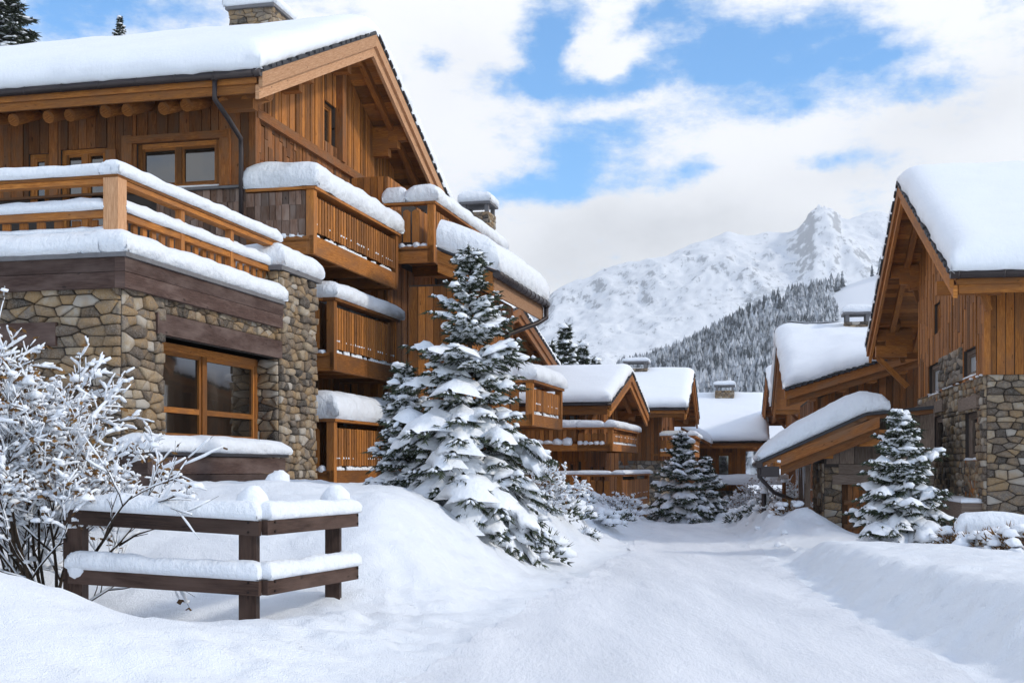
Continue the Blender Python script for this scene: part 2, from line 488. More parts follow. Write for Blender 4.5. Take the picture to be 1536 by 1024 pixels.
def window(root, o, du, n, s0, s1, z0, z1, panes=2, recess=.12, mat='wood', fw=.09, transom=None, glass='glass', snow=True):
    """timber casement: frame > panes, sitting back in its opening"""
    o, du, n = Vector(o), Vector(du).normalized(), Vector(n).normalized()
    P = lambda s, z, e: (o.x + du.x * s + n.x * e, o.y + du.y * s + n.y * e, z)
    m = MB()
    def bar(a, b, c, d, e0, e1):
        m.hexa([P(a, c, e0), P(b, c, e0), P(b, c, e1), P(a, c, e1), P(a, d, e0), P(b, d, e0), P(b, d, e1), P(a, d, e1)])
    f0, f1 = -recess - .05, -recess + .06
    bar(s0, s0 + fw, z0, z1, f0, f1); bar(s1 - fw, s1, z0, z1, f0, f1)
    bar(s0 + fw, s1 - fw, z0, z0 + fw, f0, f1 + .003); bar(s0 + fw, s1 - fw, z1 - fw, z1, f0, f1 + .003)
    w = (s1 - s0 - 2 * fw) / panes
    for i in range(1, panes):
        c = s0 + fw + w * i; bar(c - fw * .6, c + fw * .6, z0 + fw, z1 - fw, f0, f1 + .012)
    for i in range(panes):
        a, b = s0 + fw + w * i, s0 + fw + w * (i + 1)
        iw = fw * .5
        a += (fw * .6 if i else 0); b -= (fw * .6 if i < panes - 1 else 0)
        for q in ((a, a + iw, z0 + fw, z1 - fw), (b - iw, b, z0 + fw, z1 - fw)): bar(*q, f0, f1 - .02)
        for q in ((a + iw, b - iw, z0 + fw, z0 + fw + iw), (a + iw, b - iw, z1 - fw - iw, z1 - fw)): bar(*q, f0, f1 - .023)
        if transom: bar(a + iw, b - iw, transom - .05, transom + .05, f0, f1 - .022)
    win = part('window', m, M[mat], root)
    for i in range(panes):
        g = MB(); a, b = s0 + fw + w * i, s0 + fw + w * (i + 1)
        e = -recess
        g.hexa([P(a, z0 + fw, e - .02), P(b, z0 + fw, e - .02), P(b, z0 + fw, e), P(a, z0 + fw, e), P(a, z1 - fw, e - .02), P(b, z1 - fw, e - .02), P(b, z1 - fw, e), P(a, z1 - fw, e)])
        part('pane', g, M[glass], win)
    if snow:
        g = MB(); a = P(s0, z0 - .005, f1 + .05); b = P(s1, z0 - .005, f1 + .05)
        snow_strip(g, a, b, .10, .06, amp=.3, r=.04, o=.01); part('sill_snow', g, M['snow'], win)
    return win
# ------------------------------------------------------------------ building pieces (in the frame of their house)
def gable_roof(root, xv, xb, y0, y1, ze, za, T=.6, xw=None, ov_y=1.5, wood='wood', barge='wood_pale', gutter=True,
               purlins=(.16, .5, .84), barge_h=(.30, .28), soft=.5, ym=None, snow_amp=.08, rafters=True, step=.33, tiles=True, braces=False, gr_=.085, ph=1.0):
    side = 1 if xv > xb else -1
    ym = (y0 + y1) / 2 if ym is None else ym
    zr = lambda y: za - (za - ze) * (abs(y - ym) / ((ym - y0) if y < ym else (y1 - ym)))
    X = lambda e: xv - side * e                      # e metres in from the verge
    deck = MB()
    # deck boards running along the ridge, two slopes
    for ya, yb in ((y0, ym), (y1, ym)):
        L = math.hypot(yb - ya, za - ze); n = max(3, int(L / .24))
        for i in range(n):
            a, b = ya + (yb - ya) * i / n, ya + (yb - ya) * (i + .97) / n
            za_, zb_ = zr(a), zr(b); e = rnd(0, .012)
            deck.hexa([(X(.04), a, za_ - .13 - e), (xb, a, za_ - .13 - e), (xb, b, zb_ - .13 - e), (X(.04), b, zb_ - .13 - e),
                       (X(.04), a, za_ - .04), (xb, a, za_ - .04), (xb, b, zb_ - .04), (X(.04), b, zb_ - .04)], axis=(1, 0, 0))
    roof = part('roof', deck, M[wood], root)
    sl = MB()                                         # slate layer with ragged verge edge
    for ya, yb in ((y0 - .06, ym), (y1 + .06, ym)):
        a, b = ya, yb; za_, zb_ = zr(ya) if y0 <= ya <= y1 else ze - .03, za
        sl.hexa([(X(-.06), a, za_ - .035), (xb, a, za_ - .035), (xb, b, zb_ - .035), (X(-.06), b, zb_ - .035), (X(-.06), a, za_ + .03), (xb, a, za_ + .03), (xb, b, zb_ + .03), (X(-.06), b, zb_ + .03)], .4)
        if tiles:
            L = abs(yb - ya); n = int(L / .33)
            for i in range(n):
                f = (i + rnd(.2, .8)) / n; y = a + (b - a) * f; z = za_ + (zb_ - za_) * f
                l = .10; dz = (zb_ - za_) / (b - a) * l
                sl.hexa([(X(-.10), y - l, z - dz + .0), (X(.1), y - l, z - dz + .0), (X(.1), y + l, z + dz + .0), (X(-.10), y + l, z + dz + .0),
                         (X(-.10), y - l, z - dz + .07), (X(.1), y - l, z - dz + .07), (X(.1), y + l, z + dz + .07), (X(-.10), y + l, z + dz + .07)], .5)
    if tiles:
        n = int(abs(xb - xv) / .36)
        for i in range(n):
            x = X(.2 + i * .36); sl.box(x - .12, x + .12, y0 - .075, y0 + .1, ze - .02, ze + rnd(.035, .05), .5)
    part('slate_layer', sl, M['slate'], roof)
    # barge boards in two steps down each slope
    for ya, yb in ((y0, ym), (y1, ym)):
        for k, (o, zo, h) in enumerate(((0.0, -.005, barge_h[0]), (.075, -barge_h[0] + .04, barge_h[1]))):
            g = MB(); e0, e1 = o - .05, o + .035
            za_, zb_ = ze + zo, za + zo
            g.hexa([(X(e0), ya, za_ - h), (X(e1), ya, za_ - h), (X(e1), yb, zb_ - h), (X(e0), yb, zb_ - h), (X(e0), ya, za_), (X(e1), ya, za_), (X(e1), yb, zb_), (X(e0), yb, zb_)], rnd(.5, .95))
            part('barge_board', g, M[barge], roof)
    # eave fascias and gutter
    for y, sgn in ((y0, -1), (y1, 1)):
        g = MB()
        g.box(min(X(.09), xb), max(X(.09), xb), min(y, y - sgn * .05), max(y, y - sgn * .05), ze - .26, ze - .045)
        g.box(min(X(.14), xb), max(X(.14), xb), min(y - sgn * .052, y - sgn * .12), max(y - sgn * .052, y - sgn * .12), ze - .44, ze - .15)
        part('fascia_board', g, M[barge if sgn < 0 and barge != 'wood_pale' else 'wood'], roof)
        if gutter:
            g = MB(); yy = y + sgn * .085
            g.tube([(X(-.05), yy, ze - .07), (xb, yy, ze - .07)], gr_, 10, .5)
            for i in range(int(abs(xb - xv) / .9)):
                x = X(.1 + i * .9); g.tube([(x, yy, ze - .07), (x + .03, yy, ze - .07)], gr_ * 1.1, 10, .3)
            part('gutter', g, M['gutter'], roof)
    xw = X(1.3) if xw is None else xw
    for f in purlins:                                  # purlins with stepped, carved ends
        y = y0 + (y1 - y0) * f; z = zr(y) - .15
        g = MB(); w = .13
        tip = X(.16); t2 = X(.42); t3 = X(.70)
        lo = lambda a, b: (min(a, b), max(a, b))
        for (a, b, h) in ((tip, t2, .20 * ph), (t2, t3, .30 * ph), (t3, xw - side * .25, .40 * ph)):
            a, b = lo(a, b); g.box(a, b, y - w, y + w, z - h, z - .01, .6, axis=(1, 0, 0))
        part('purlin', g, M[wood], roof)
    if rafters:                                        # rafter ends under the eave and rafters along the verge
        g = MB(); n = int(abs(xb - xv) / .75)
        for i in range(1, n):
            x = X(i * .75)
            for ya, s in ((y0, 1), (y1, -1)):
                yi = ya + s * (ov_y + .25); a, b = ya + s * .16, yi
                zz = lambda y: zr(y) - .14
                g.hexa([(x - .07, a, zz(a) - .17), (x + .07, a, zz(a) - .17), (x + .07, b, zz(b) - .17), (x - .07, b, zz(b) - .17), (x - .07, a, zz(a)), (x + .07, a, zz(a)), (x + .07, b, zz(b)), (x - .07, b, zz(b))])
        for e in (.62,):
            for ya in (y0 + .1, y1 - .1):
                za_, zb_ = zr(ya) - .14, zr(ym) - .14
                g.hexa([(X(e - .08), ya, za_ - .2), (X(e + .08), ya, za_ - .2), (X(e + .08), ym, zb_ - .2), (X(e - .08), ym, zb_ - .2), (X(e - .08), ya, za_), (X(e + .08), ya, za_), (X(e + .08), ym, zb_), (X(e - .08), ym, zb_)])
        part('rafter', g, M[wood], roof)
    if braces:
        for f in purlins:
            g = MB(); y = y0 + (y1 - y0) * f; z = zr(y) - .5
            g.beam((X(.75), y, z), (xw + side * .02, y, z - .75), .14, .14); part('brace', g, M[wood], roof)
    # snow: one soft blanket over both slopes
    s = MB(); slope = (za - ze) / (ym - y0); sd = rnd(0, 60)
    def P(sx, t):
        y = y0 - .11 + t; d = y - ym; k = (za - ze) / ((ym - y0) if d < 0 else (y1 - ym))
        Hh = (ym - y0) if d < 0 else (y1 - ym); q = soft * .5; z = za - (math.sqrt(d * d + q * q) - (math.sqrt(Hh * Hh + q * q) - Hh)) * k
        return (X(sx), y, z + .03)
    snow_patch(s, P, abs(xb - xv), y1 - y0 + .22, T, r=min(.55, T * .9), o=.07, edges=(1, 0, 1, 1), step=step, amp=snow_amp, nfreq=.5)
    part('roof_snow', s, M['roof_snow'], roof)
    return roof, zr

def pillar_snow(root, x0, x1, y0, y1, z, T, name='snow_cap', r=.35, mat='verge_snow', amp=.12, o=.05, Tf=None, step=.22):
    s = MB(); snow_patch(s, flat(x0, y0, z), x1 - x0, y1 - y0, T, r, o, step=step, amp=amp, Tf=Tf)
    return part(name, s, M[mat], root)

def chimney(root, x0, x1, y0, y1, z0, z1, snow=.35, open_cap=False, stone='stone'):
    g = MB(); g.box(x0 + .02, x1 - .02, y0 + .02, y1 - .02, z0, z1, 0.0)
    for o, du, n, L in (((x0, y0, 0), (1, 0, 0), (0, -1, 0), x1 - x0), ((x1, y0, 0), (0, 1, 0), (1, 0, 0), y1 - y0), ((x0, y1, 0), (0, -1, 0), (-1, 0, 0), y1 - y0), ((x1, y1, 0), (-1, 0, 0), (0, 1, 0), x1 - x0)):
        rubble(g, o, du, n, L, z0, z1, size=.22, depth=.03)
    c = part('chimney', g, M[stone], root)
    g = MB()
    if open_cap:
        for a in (x0 + .08, x1 - .08):
            for b in (y0 + .08, y1 - .08): g.box(a - .07, a + .07, b - .07, b + .07, z1, z1 + .28, .5)
        z1 += .28
    g.box(x0 - .09, x1 + .09, y0 - .09, y1 + .09, z1, z1 + .08, .5)
    part('cap_slab', g, M['cap_stone'], c)
    s = MB(); snow_patch(s, flat(x0 - .08, y0 - .08, z1 + .08), x1 - x0 + .16, y1 - y0 + .16, snow, .3, .05, step=.2, amp=.15)
    part('snow_cap', s, M['verge_snow'], c)
    return c

def balcony(root, xi, xo, y0, y1, zf, zr, snow_t=.35, snow_w=None, wood='wood', near=True, near_boards=True, slat=.115, gap=.055, posts=None, far=True,
            fascia=.34, drop=0.0, cap_snow=True, floor_snow=True, near_snow=True):
    """timber balcony: xi wall side, xo outer side; y0..y1 along the wall"""
    sg = 1 if xo > xi else -1
    lo = lambda a, b: (min(a, b), max(a, b))
    g = MB()
    n = int((y1 - y0) / .2)
    for i in range(n):                                   # floor boards
        a = y0 + (y1 - y0) * i / n; g.box(*lo(xi, xo - sg * .09), a, a + (y1 - y0) / n - .01, zf + fascia - .14, zf + fascia - .08)
    for y in np.linspace(y0 + .15, y1 - .15, 4): g.box(*lo(xi - sg * .3, xo - sg * .1), y - .09, y + .09, zf + .04, zf + fascia - .145)
    b = part('balcony', g, M[wood], root)
    f = MB(); nseg = max(1, round((y1 - y0) / 2.6))
    for i in range(nseg):
        a, c = y0 + (y1 - y0) * i / nseg, y0 + (y1 - y0) * (i + 1) / nseg
        f.box(*lo(xo - sg * .085, xo), a, c - .006, zf, zf + fascia)
    if near: f.box(*lo(xi, xo - sg * .09), y0, y0 + .08, zf, zf + fascia - .01)
    if far: f.box(*lo(xi, xo - sg * .09), y1 - .08, y1, zf, zf + fascia - .01)
    part('fascia_board', f, M[wood], b)
    ps = [y0 + .09, y1 - .09] if posts is None else posts
    for y in ps:
        q = MB(); q.box(*lo(xo - sg * .17, xo + sg * .012), y - .09, y + .09, zf + .02, zr - .005); part('post', q, M[wood], b)
    h = MB(); h.box(*lo(xo - sg * .24, xo + sg * .06), y0 - .05, y1 + .05, zr, zr + .065)
    if near: h.box(*lo(xi, xo - sg * .245), y0 - .05, y0 + .2, zr, zr + .06)
    if far: h.box(*lo(xi, xo - sg * .245), y1 - .2, y1 + .05, zr, zr + .06)
    h.box(*lo(xo - sg * .12, xo - sg * .06), y0 + .1, y1 - .1, zf + fascia + .18, zf + fascia + .27)
    h.box(*lo(xo - sg * .12, xo - sg * .06), y0 + .1, y1 - .1, zr - .34, zr - .25)
    part('handrail', h, M[wood], b)
    zb, zt = zf + fascia + .10, zr - .13
    def slats(along, fixed, a, c, w, gp, out):
        m = MB(); s = a
        while s + w <= c + .01:
            t = zt - rnd(0, .015); z0 = zb + rnd(-.012, .012); k = w * .28; tn = rnd(.2, 1)
            for (p, q, e0, e1) in ((s, s + w, z0, t - k),):
                if along == 'y':
                    X0, X1 = lo(fixed - out * .045, fixed)
                    m.box(X0, X1, p, q, e0, e1, tn, axis=(0, 0, 1))
                    m.hexa([(X0, p, e1), (X1, p, e1), (X1, q, e1), (X0, q, e1), (X0, p + k, t), (X1, p + k, t), (X1, q - k, t), (X0, q - k, t)], tn, axis=(0, 0, 1))
                else:
                    m.box(p, q, fixed, fixed + .045, e0, e1, tn, axis=(0, 0, 1))
                    m.hexa([(p, fixed, e1), (q, fixed, e1), (q, fixed + .045, e1), (p, fixed + .045, e1), (p + k, fixed, t), (q - k, fixed, t), (q - k, fixed + .045, t), (p + k, fixed + .045, t)], tn, axis=(0, 0, 1))
            s += w + gp
        return m
    part('baluster_panel', slats('y', xo - sg * .01, y0 + .2, y1 - .2, slat, gap, sg), M[wood], b)
    if near and near_boards:
        a, c = lo(xi, xo - sg * .19)
        part('baluster_panel', slats('x', y0 + .01, a + .03, c, .20, .055, 1), M[wood], b)
    if cap_snow:
        w = snow_w or abs(xo - xi) + .12
        a, c = lo(xo + sg * .1, xo + sg * .1 - sg * w)
        s = MB(); snow_patch(s, flat(a, y0 - .08, zr + .065), c - a, y1 - y0 + .16, snow_t, min(.42, snow_t * .8), .05, step=.22, amp=.10, nfreq=1.0)
        part('snow_cap', s, M['verge_snow'], b)
        if near and w < abs(xo - xi) * .8 and near_snow:
            a, c = lo(xi, xo + sg * .02 - sg * w)
            s = MB(); snow_patch(s, flat(a, y0 - .1, zr + .062), c - a, .4, snow_t * .95, .2, .03, step=.2, amp=.12)
            part('snow_cap', s, M['verge_snow'], b)
    if floor_snow:
        s = MB()
        for y in np.arange(y0 + .25, y1 - .25, .17):
            if rnd(0, 1) < .75: s.lump((xo - sg * .08, y, zf + fascia + .015), .06, .11, rnd(.05, .12), rings=4, seg=6)
        for y in np.arange(y0 + .25, y1 - .25, .15):
            if rnd(0, 1) < .5: s.lump((xo - sg * .045, y, zf + fascia + .28), .05, .06, rnd(.02, .05), rings=4, seg=6)
        if near:
            a, c = lo(xi, xo - sg * .2)
            for x in np.arange(a + .1, c, .2): s.lump((x, y0 + .05, zf + fascia), .12, .07, rnd(.05, .14), rings=4, seg=6)
        part('snow_ledge', s, M['tree_snow'], b)
    return b

def downpipe(root, pts, r=.055):
    g = MB(); g.tube(pts, r, 10, .5)
    for i in (0, -1): g.tube([Vector(pts[i]) + Vector((0, 0, .04)), Vector(pts[i]) - Vector((0, 0, .04))], r * 1.25, 10, .3)
    return part('downpipe', g, M['gutter'], root)

def bilinear(A, B, C, D):
    """surface with corners A (s0,t0) B (s1,t0) C (s0,t1) D (s1,t1), parametrised in metres"""
    A, B, C, D = map(Vector, (A, B, C, D))
    Ls, Lt = (B - A).length, (C - A).length
    def P(s, t):
        u, v = s / Ls, t / Lt
        return tuple(A * (1 - u) * (1 - v) + B * u * (1 - v) + C * (1 - u) * v + D * u * v)
    return P, Ls, Lt
def slab_quad(mb, A, B, C, D, dz0, dz1, tint=None, axis=None):
    z = lambda p, d: (p[0], p[1], p[2] + d)
    mb.hexa([z(A, dz0), z(B, dz0), z(D, dz0), z(C, dz0), z(A, dz1), z(B, dz1), z(D, dz1), z(C, dz1)], tint, axis)

def simple_walls(root, xw, xb, y0, y1, zb, zr, ze, stone_z=None, ym=None, gable_holes=(), front_holes=(), wood='wood', bw=.2, size=.3, broken=0.0, stone='stone', hor=False):
    """gable wall at xw and near wall at y0 with cladding; plain far walls. Holes are in (y) or (x) and z."""
    sg = 1 if xw > xb else -1
    ym = (y0 + y1) / 2 if ym is None else ym
    sz = zb if stone_z is None else stone_z
    top = lambda y: zr(y) - .16
    core = MB()
    gh = [(a - y0, b - y0, c, d) for a, b, c, d in gable_holes]
    xa, xc = min(xw, xb), max(xw, xb)
    fh = [(a - xa, b - xa, c, d) for a, b, c, d in front_holes]
    ew = top(y0) ; ew1 = top(y1)
    backing(core, (xw, y0, 0), (0, 1, 0), (sg, 0, 0), y1 - y0, zb, min(ew, ew1), gh, .28)
    backing(core, (xa, y0, 0), (1, 0, 0), (0, -1, 0), xc - xa - .29 if sg > 0 else xc - xa, zb, ew, fh, .28) if sg > 0 else backing(core, (xa + .29, y0, 0), (1, 0, 0), (0, -1, 0), xc - xa - .29, zb, ew, [(a - .29, b - .29, c, d) for a, b, c, d in fh], .28)
    core.box(xa + .3, xc - .3, y1 - .25, y1 - .002, zb, ew1 - .01, 0.0); core.box(min(xb, xb + sg * .25), max(xb, xb + sg * .25), y0 + .3, y1 - .3, zb, min(ew, ew1) - .02, 0.0)
    e0 = min(ew, ew1)
    a, b = (xw - sg * .25, xw)
    core.hexa([(a, y0 + .002, e0), (b, y0 + .002, e0), (b, y1 - .002, e0), (a, y1 - .002, e0), (a, ym - .02, top(ym)), (b, ym - .02, top(ym)), (b, ym + .02, top(ym)), (a, ym + .02, top(ym))], 0.0)
    wall = part('wall', core, M['stone'], root)
    if stone_z is not None:
        s = MB()
        rubble(s, (xw, y0, 0), (0, 1, 0), (sg, 0, 0), y1 - y0, zb, sz, gh, size, .06)
        rubble(s, (xa, y0, 0), (1, 0, 0), (0, -1, 0), xc - xa, zb, sz, fh, size, .06)
        part('stone_facing', s, M[stone], wall)
    c = MB()
    boards(c, (xw, y0, 0), (0, 1, 0), (sg, 0, 0), y1 - y0, sz, (lambda s: top(y0 + s)) , gh, bw, broken=broken) if not hor else boards(c, (xw, y0, 0), (0, 1, 0), (sg, 0, 0), y1 - y0, sz, ew, gh, bw, horizontal=True)
    boards(c, (xa, y0, 0), (1, 0, 0), (0, -1, 0), xc - xa, sz, ew, fh, bw, broken=0)
    for (x, y) in ((xw + sg * .02, y0 - .02),):
        c.box(x - .09, x + .045, y - .045, y + .09, sz, ew, rnd(.5, .9)) if sg > 0 else c.box(x - .045, x + .09, y - .045, y + .09, sz, ew, rnd(.5, .9))
    part('cladding', c, M[wood], wall)
    return wall
# ------------------------------------------------------------------ plants under snow
def make_fir(name, label, fr_pos, H, Rb, seed, whorls=15, snow=.8, dense=1.0, lowest=.06, group=None, droop=.5, big=1.0, lean=0.0, power=.85):
    random.seed(seed)
    fr, base = W0, fr_pos
    root = thing(name, label, 'tree', fr, base, group)
    bx, by, bz = base
    tr, nd, sn = MB(), MB(), MB()
    axis = lambda h: Vector((bx + lean * h / H * .3, by, bz + h))
    tr.tube([axis(-.3), axis(H * .35), axis(H * .7), axis(H * .985)], [.05 * H / 3 + .02, .035 * H / 3 + .01, .018 * H / 3 + .006, .006], 8, .5)
    def sprig(p, d, up, L, n, l0=.06, l1=.125):
        """needles along a twig"""
        side = d.cross(up).normalized()
        for i in range(n):
            f = (i + rnd(.1, .9)) / n; q = p + d * (L * f)
            k = (side * (1 if i % 2 else -1) * rnd(.5, 1) + d * rnd(.6, 1.2) - up * rnd(-.25, .75)).normalized()
            l = rnd(l0, l1) * big; w = (d * .016 + up * rnd(-.012, .012)) * big * 1.2
            nd.tri(q - w, q + w, q + k * l, rnd(0, 1))
    def pad(pts, g0, g1, half, th):
        """a drift of snow bedded on a bough: ragged rim, arched back, drooping sides"""
        m = max(4, int((g1 - g0) * len(pts) * 1.6)); rows = []; s0 = rnd(0, 40)
        for i in range(m + 1):
            f = i / m; g = (g0 + (g1 - g0) * f) * (len(pts) - 1); k = min(len(pts) - 2, int(g)); c = pts[k] + (pts[k + 1] - pts[k]) * (g - k)
            d = (pts[k + 1] - pts[k]).normalized(); sd = d.cross(Vector((0, 0, 1))).normalized()
            body = max(.05, math.sin(math.pi * min(1, .12 + .84 * f))) ** .7
            wl, wr = half * body * rnd(.35, 1.2), half * body * rnd(.35, 1.2); t = th * body * (.8 + .6 * nz(f * 4 + s0, s0))
            row = []
            for u, w, z in ((-1, wl, -.30 * wl), (-.62, wl, t * .62 - .10 * wl), (0, wl, t), (.62, wr, t * .62 - .10 * wr), (1, wr, -.30 * wr), (.5, wr, -.012 - .08 * wr), (-.5, wl, -.012 - .08 * wl)):
                row.append(c + sd * (u * w) + Vector((0, 0, z + .012)) + d * rnd(-.02, .02) * th * 8)
            row.append(row[0]); rows.append(row)
        sn.grid(rows)
    def snowtwig(p, d, L, w):
        n = 4; pts, rs = [], []; s0 = rnd(0, 30)
        for i in range(n + 1):
            f = i / n; pts.append(p + d * (L * f) + Vector((0, 0, w * .5)))
            rs.append(w * (.35 + .9 * math.sin(math.pi * min(1, f * .86 + .1))) * (1 + .5 * nz(f * 3 + s0, s0)))
        rs[0] = w * .3; rs[-1] = w * .2
        sn.tube(pts, rs, 5, .5)
    for wi in range(whorls):
        f = (wi + rnd(-.5, .5)) / (whorls - 1); f = min(.985, max(0, f))
        h = H * (lowest + (1 - lowest) * f)
        rad = Rb * (1 - f) ** power * rnd(.85, 1.15) + .06
        nb = max(4, int((5 + 5 * (1 - f)) * dense)); off = rnd(0, 6.28)
        for b in range(nb):
            az = off + 2 * math.pi * b / nb + rnd(-.3, .3)
            L = rad * rnd(.52, 1.25)
            pitch = (.62 * f - .02 + rnd(-.15, .15))
            dirh = Vector((math.cos(az), math.sin(az), 0))
            seg = max(3, int(L / .16)); p = axis(h + rnd(-.5, .5) * H * (1 - lowest) / whorls); pts = [p]
            d = (dirh + Vector((0, 0, pitch))).normalized()
            for i in range(seg):
                g = (i + 1) / seg
                d = (d + Vector((rnd(-.06, .06), rnd(-.06, .06), -droop * .30 * (1 - f * .7) * (1.15 - g)))).normalized()
                if g > .75: d = (d + Vector((0, 0, .10))).normalized()
                p = p + d * (L / seg); pts.append(p)
            tr.tube(pts, [max(.004, .018 * L * (1 - i / (seg + .5))) for i in range(seg + 1)], 4, .4, cap=False)
            up = Vector((0, 0, 1))
            heavy = snow * rnd(.55, 1.25)
            for i in range(1, seg + 1):
                g = i / seg; q = pts[i]; dd = (pts[i] - pts[i - 1]).normalized(); side = dd.cross(up).normalized()
                tl = (.42 * L * (1.05 - g) * (.4 + g) + .10) * rnd(.75, 1.2)
                sprig(pts[i - 1], dd, up, L / seg, int(8 * dense) + 3)
                for sgn in (-1, 1):
                    td = (dd * rnd(.6, .95) + side * sgn * rnd(.55, .9) - up * rnd(.10, .55)).normalized()
                    st = q + dd * rnd(-.05, .05)
                    sprig(st, td, up, tl, max(7, int(tl / .013 * dense)))
                    if rnd(0, 1) < .95 * heavy:
                        snowtwig(st + td * tl * rnd(0, .3), td, tl * rnd(.4, .8), (.011 + .030 * min(tl, .5)) * rnd(.6, 1.7) * big)
            if rnd(0, 1) < .7 + .3 * snow:
                half = (.185 * L + .042 * big) * rnd(.7, 1.15) * min(1.75, .55 + .5 * snow)
                th = (.03 + .055 * min(1.3, L)) * rnd(.7, 1.3) * (.5 + .5 * snow) * big ** .5
                if L > .7 and rnd(0, 1) < .6:
                    m_ = rnd(.42, .62); pad(pts, rnd(.12, .3), m_ - .03, half * .9, th); pad(pts, m_ + .03, rnd(.9, 1.0), half, th)
                else: pad(pts, rnd(.15, .4), rnd(.86, 1.0), half, th)
                if rnd(0, 1) < (snow - 1) * .6:
                    for _ in range(random.choice((1, 2, 2))):
                        q = pts[random.randint(len(pts) // 2, len(pts) - 1)]; w = rnd(.035, .085) * big; sn.lump((q.x + rnd(-.05, .05), q.y + rnd(-.05, .05), q.z + w * .4), w * rnd(1, 1.8), w * rnd(.8, 1.4), w * rnd(.55, .9), amp=.4, rings=5, seg=8, rot=rnd(0, 3))
    for k in range(5):                                        # leader shoots
        a = rnd(0, 6.28); q = axis(H * rnd(.93, .985)); d = Vector((math.cos(a) * .5, math.sin(a) * .5, .8)).normalized()
        tr.tube([q, q + d * .10 * big], [.006, .003], 4, .5); sprig(q, d, Vector((math.sin(a), -math.cos(a), 0)), .12 * big, 8)
    sprig(axis(H * .9), Vector((0, 0, 1)), Vector((1, 0, 0)), H * .1, 14)
    part('trunk', tr, M['bark'], root); part('foliage', nd, M['needle'], root); part('snow_load', sn, M['tree_snow'], root)
    return root

def make_bush(name, label, base, spread, H, seed, stems=9, snow=1.0, depth=4, lean=(0, 0), leaf=.35, cat='bush', group=None, lumps=(.03, .07), main=()):
    """bare branching shrub, every twig carrying a ridge of snow"""
    random.seed(seed)
    root = thing(name, label, cat, W0, base, group)
    tw, sn, lf = MB(), MB(), MB()
    B = Vector(base)
    def grow(p, d, L, r, lev):
        n = 4; pts = [p]; q = p
        for i in range(n):
            d = (d + Vector((rnd(-.14, .14), rnd(-.14, .14), rnd(-.10, .12)))).normalized()
            q = q + d * (L / n); pts.append(q)
        tw.tube(pts, [r * (1 - .5 * i / n) for i in range(n + 1)], 5 if lev > 1 else 4, rnd(.1, 1), cap=False)
        slope = math.sqrt(max(0, 1 - d.z * d.z))
        w0 = lumps[0] * rnd(.5, 1.25)
        if rnd(0, 1) < snow * (.45 + .55 * slope):
            k0 = random.choice((0, 0, 1)); k1 = random.choice((n, n, n - 1)); q_, r_ = [], []
            for i in range(k0, k1 + 1):
                ww = w0 * (.35 + .65 * math.sin(math.pi * (i - k0 + .6) / (k1 - k0 + 1.2))) * rnd(.7, 1.35) * (.35 + .65 * slope); q_.append(pts[i] + Vector((0, 0, ww * .75 + r * .5))); r_.append(ww)
            sn.tube(q_, r_, 5, .5)
        for i in range(n):
            if rnd(0, 1) < snow * (.07 if lev < depth - 2 else .28):
                w = rnd(*lumps) * (rnd(1.2, 1.7) if rnd(0, 1) < .2 else 1.0); c = pts[i + 1]
                sn.lump((c.x, c.y, c.z + w * .35), w * rnd(.9, 1.7), w, w * rnd(.6, .95), amp=.4, rings=5, seg=7, rot=rnd(0, 3))
        for _ in range(2 if (lev <= 1 and rnd(0, 1) < leaf) else 0):
            a = rnd(0, 6.28); k = pts[rnd(0, 1) < .5 and -1 or 2]; u = Vector((math.cos(a), math.sin(a), rnd(-1, .2))).normalized() * rnd(.05, .10); s_ = u.cross(Vector((rnd(-1, 1), rnd(-1, 1), 1))).normalized() * rnd(.018, .032)
            lf.quad(k, k + u * .5 + s_, k + u, k + u * .5 - s_, rnd(0, 1))
        if lev > 0:
            kids = 3 if lev > 1 else random.choice((2, 3))
            for i in range(kids):
                f = rnd(.35, 1.0); k = min(n - 1, int(f * n)); st = pts[k] + (pts[k + 1] - pts[k]) * (f * n - k)
                a = rnd(0, 6.28); o = d.orthogonal().normalized(); o = (Matrix.Rotation(a, 3, d) @ o)
                nd = (d * .9 + o * rnd(.5, .95) + Vector((0, 0, .12))).normalized()
                grow(st, nd, L * rnd(.5, .78), max(.0035, r * .55), lev - 1)
    for (d, L, r, lv) in main: grow(B + Vector((0, 0, -.1)), Vector(d).normalized(), L, r, lv)
    for i in range(stems):
        a = 2 * math.pi * i / max(1, stems) + rnd(-.3, .3); s = rnd(.25, 1.0) * spread
        d = Vector((math.cos(a) * s + lean[0], math.sin(a) * s + lean[1], rnd(.7, 1.1))).normalized()
        grow(B + Vector((math.cos(a) * .06, math.sin(a) * .06, -.1)), d, H * rnd(.38, .58), .014 * H / 2 + .004, depth)
    part('branches', tw, M['twig'], root)
    if lf.f: part('leaves', lf, M['leaf'], root)
    part('snow_load', sn, M['tree_snow'], root)
    return root

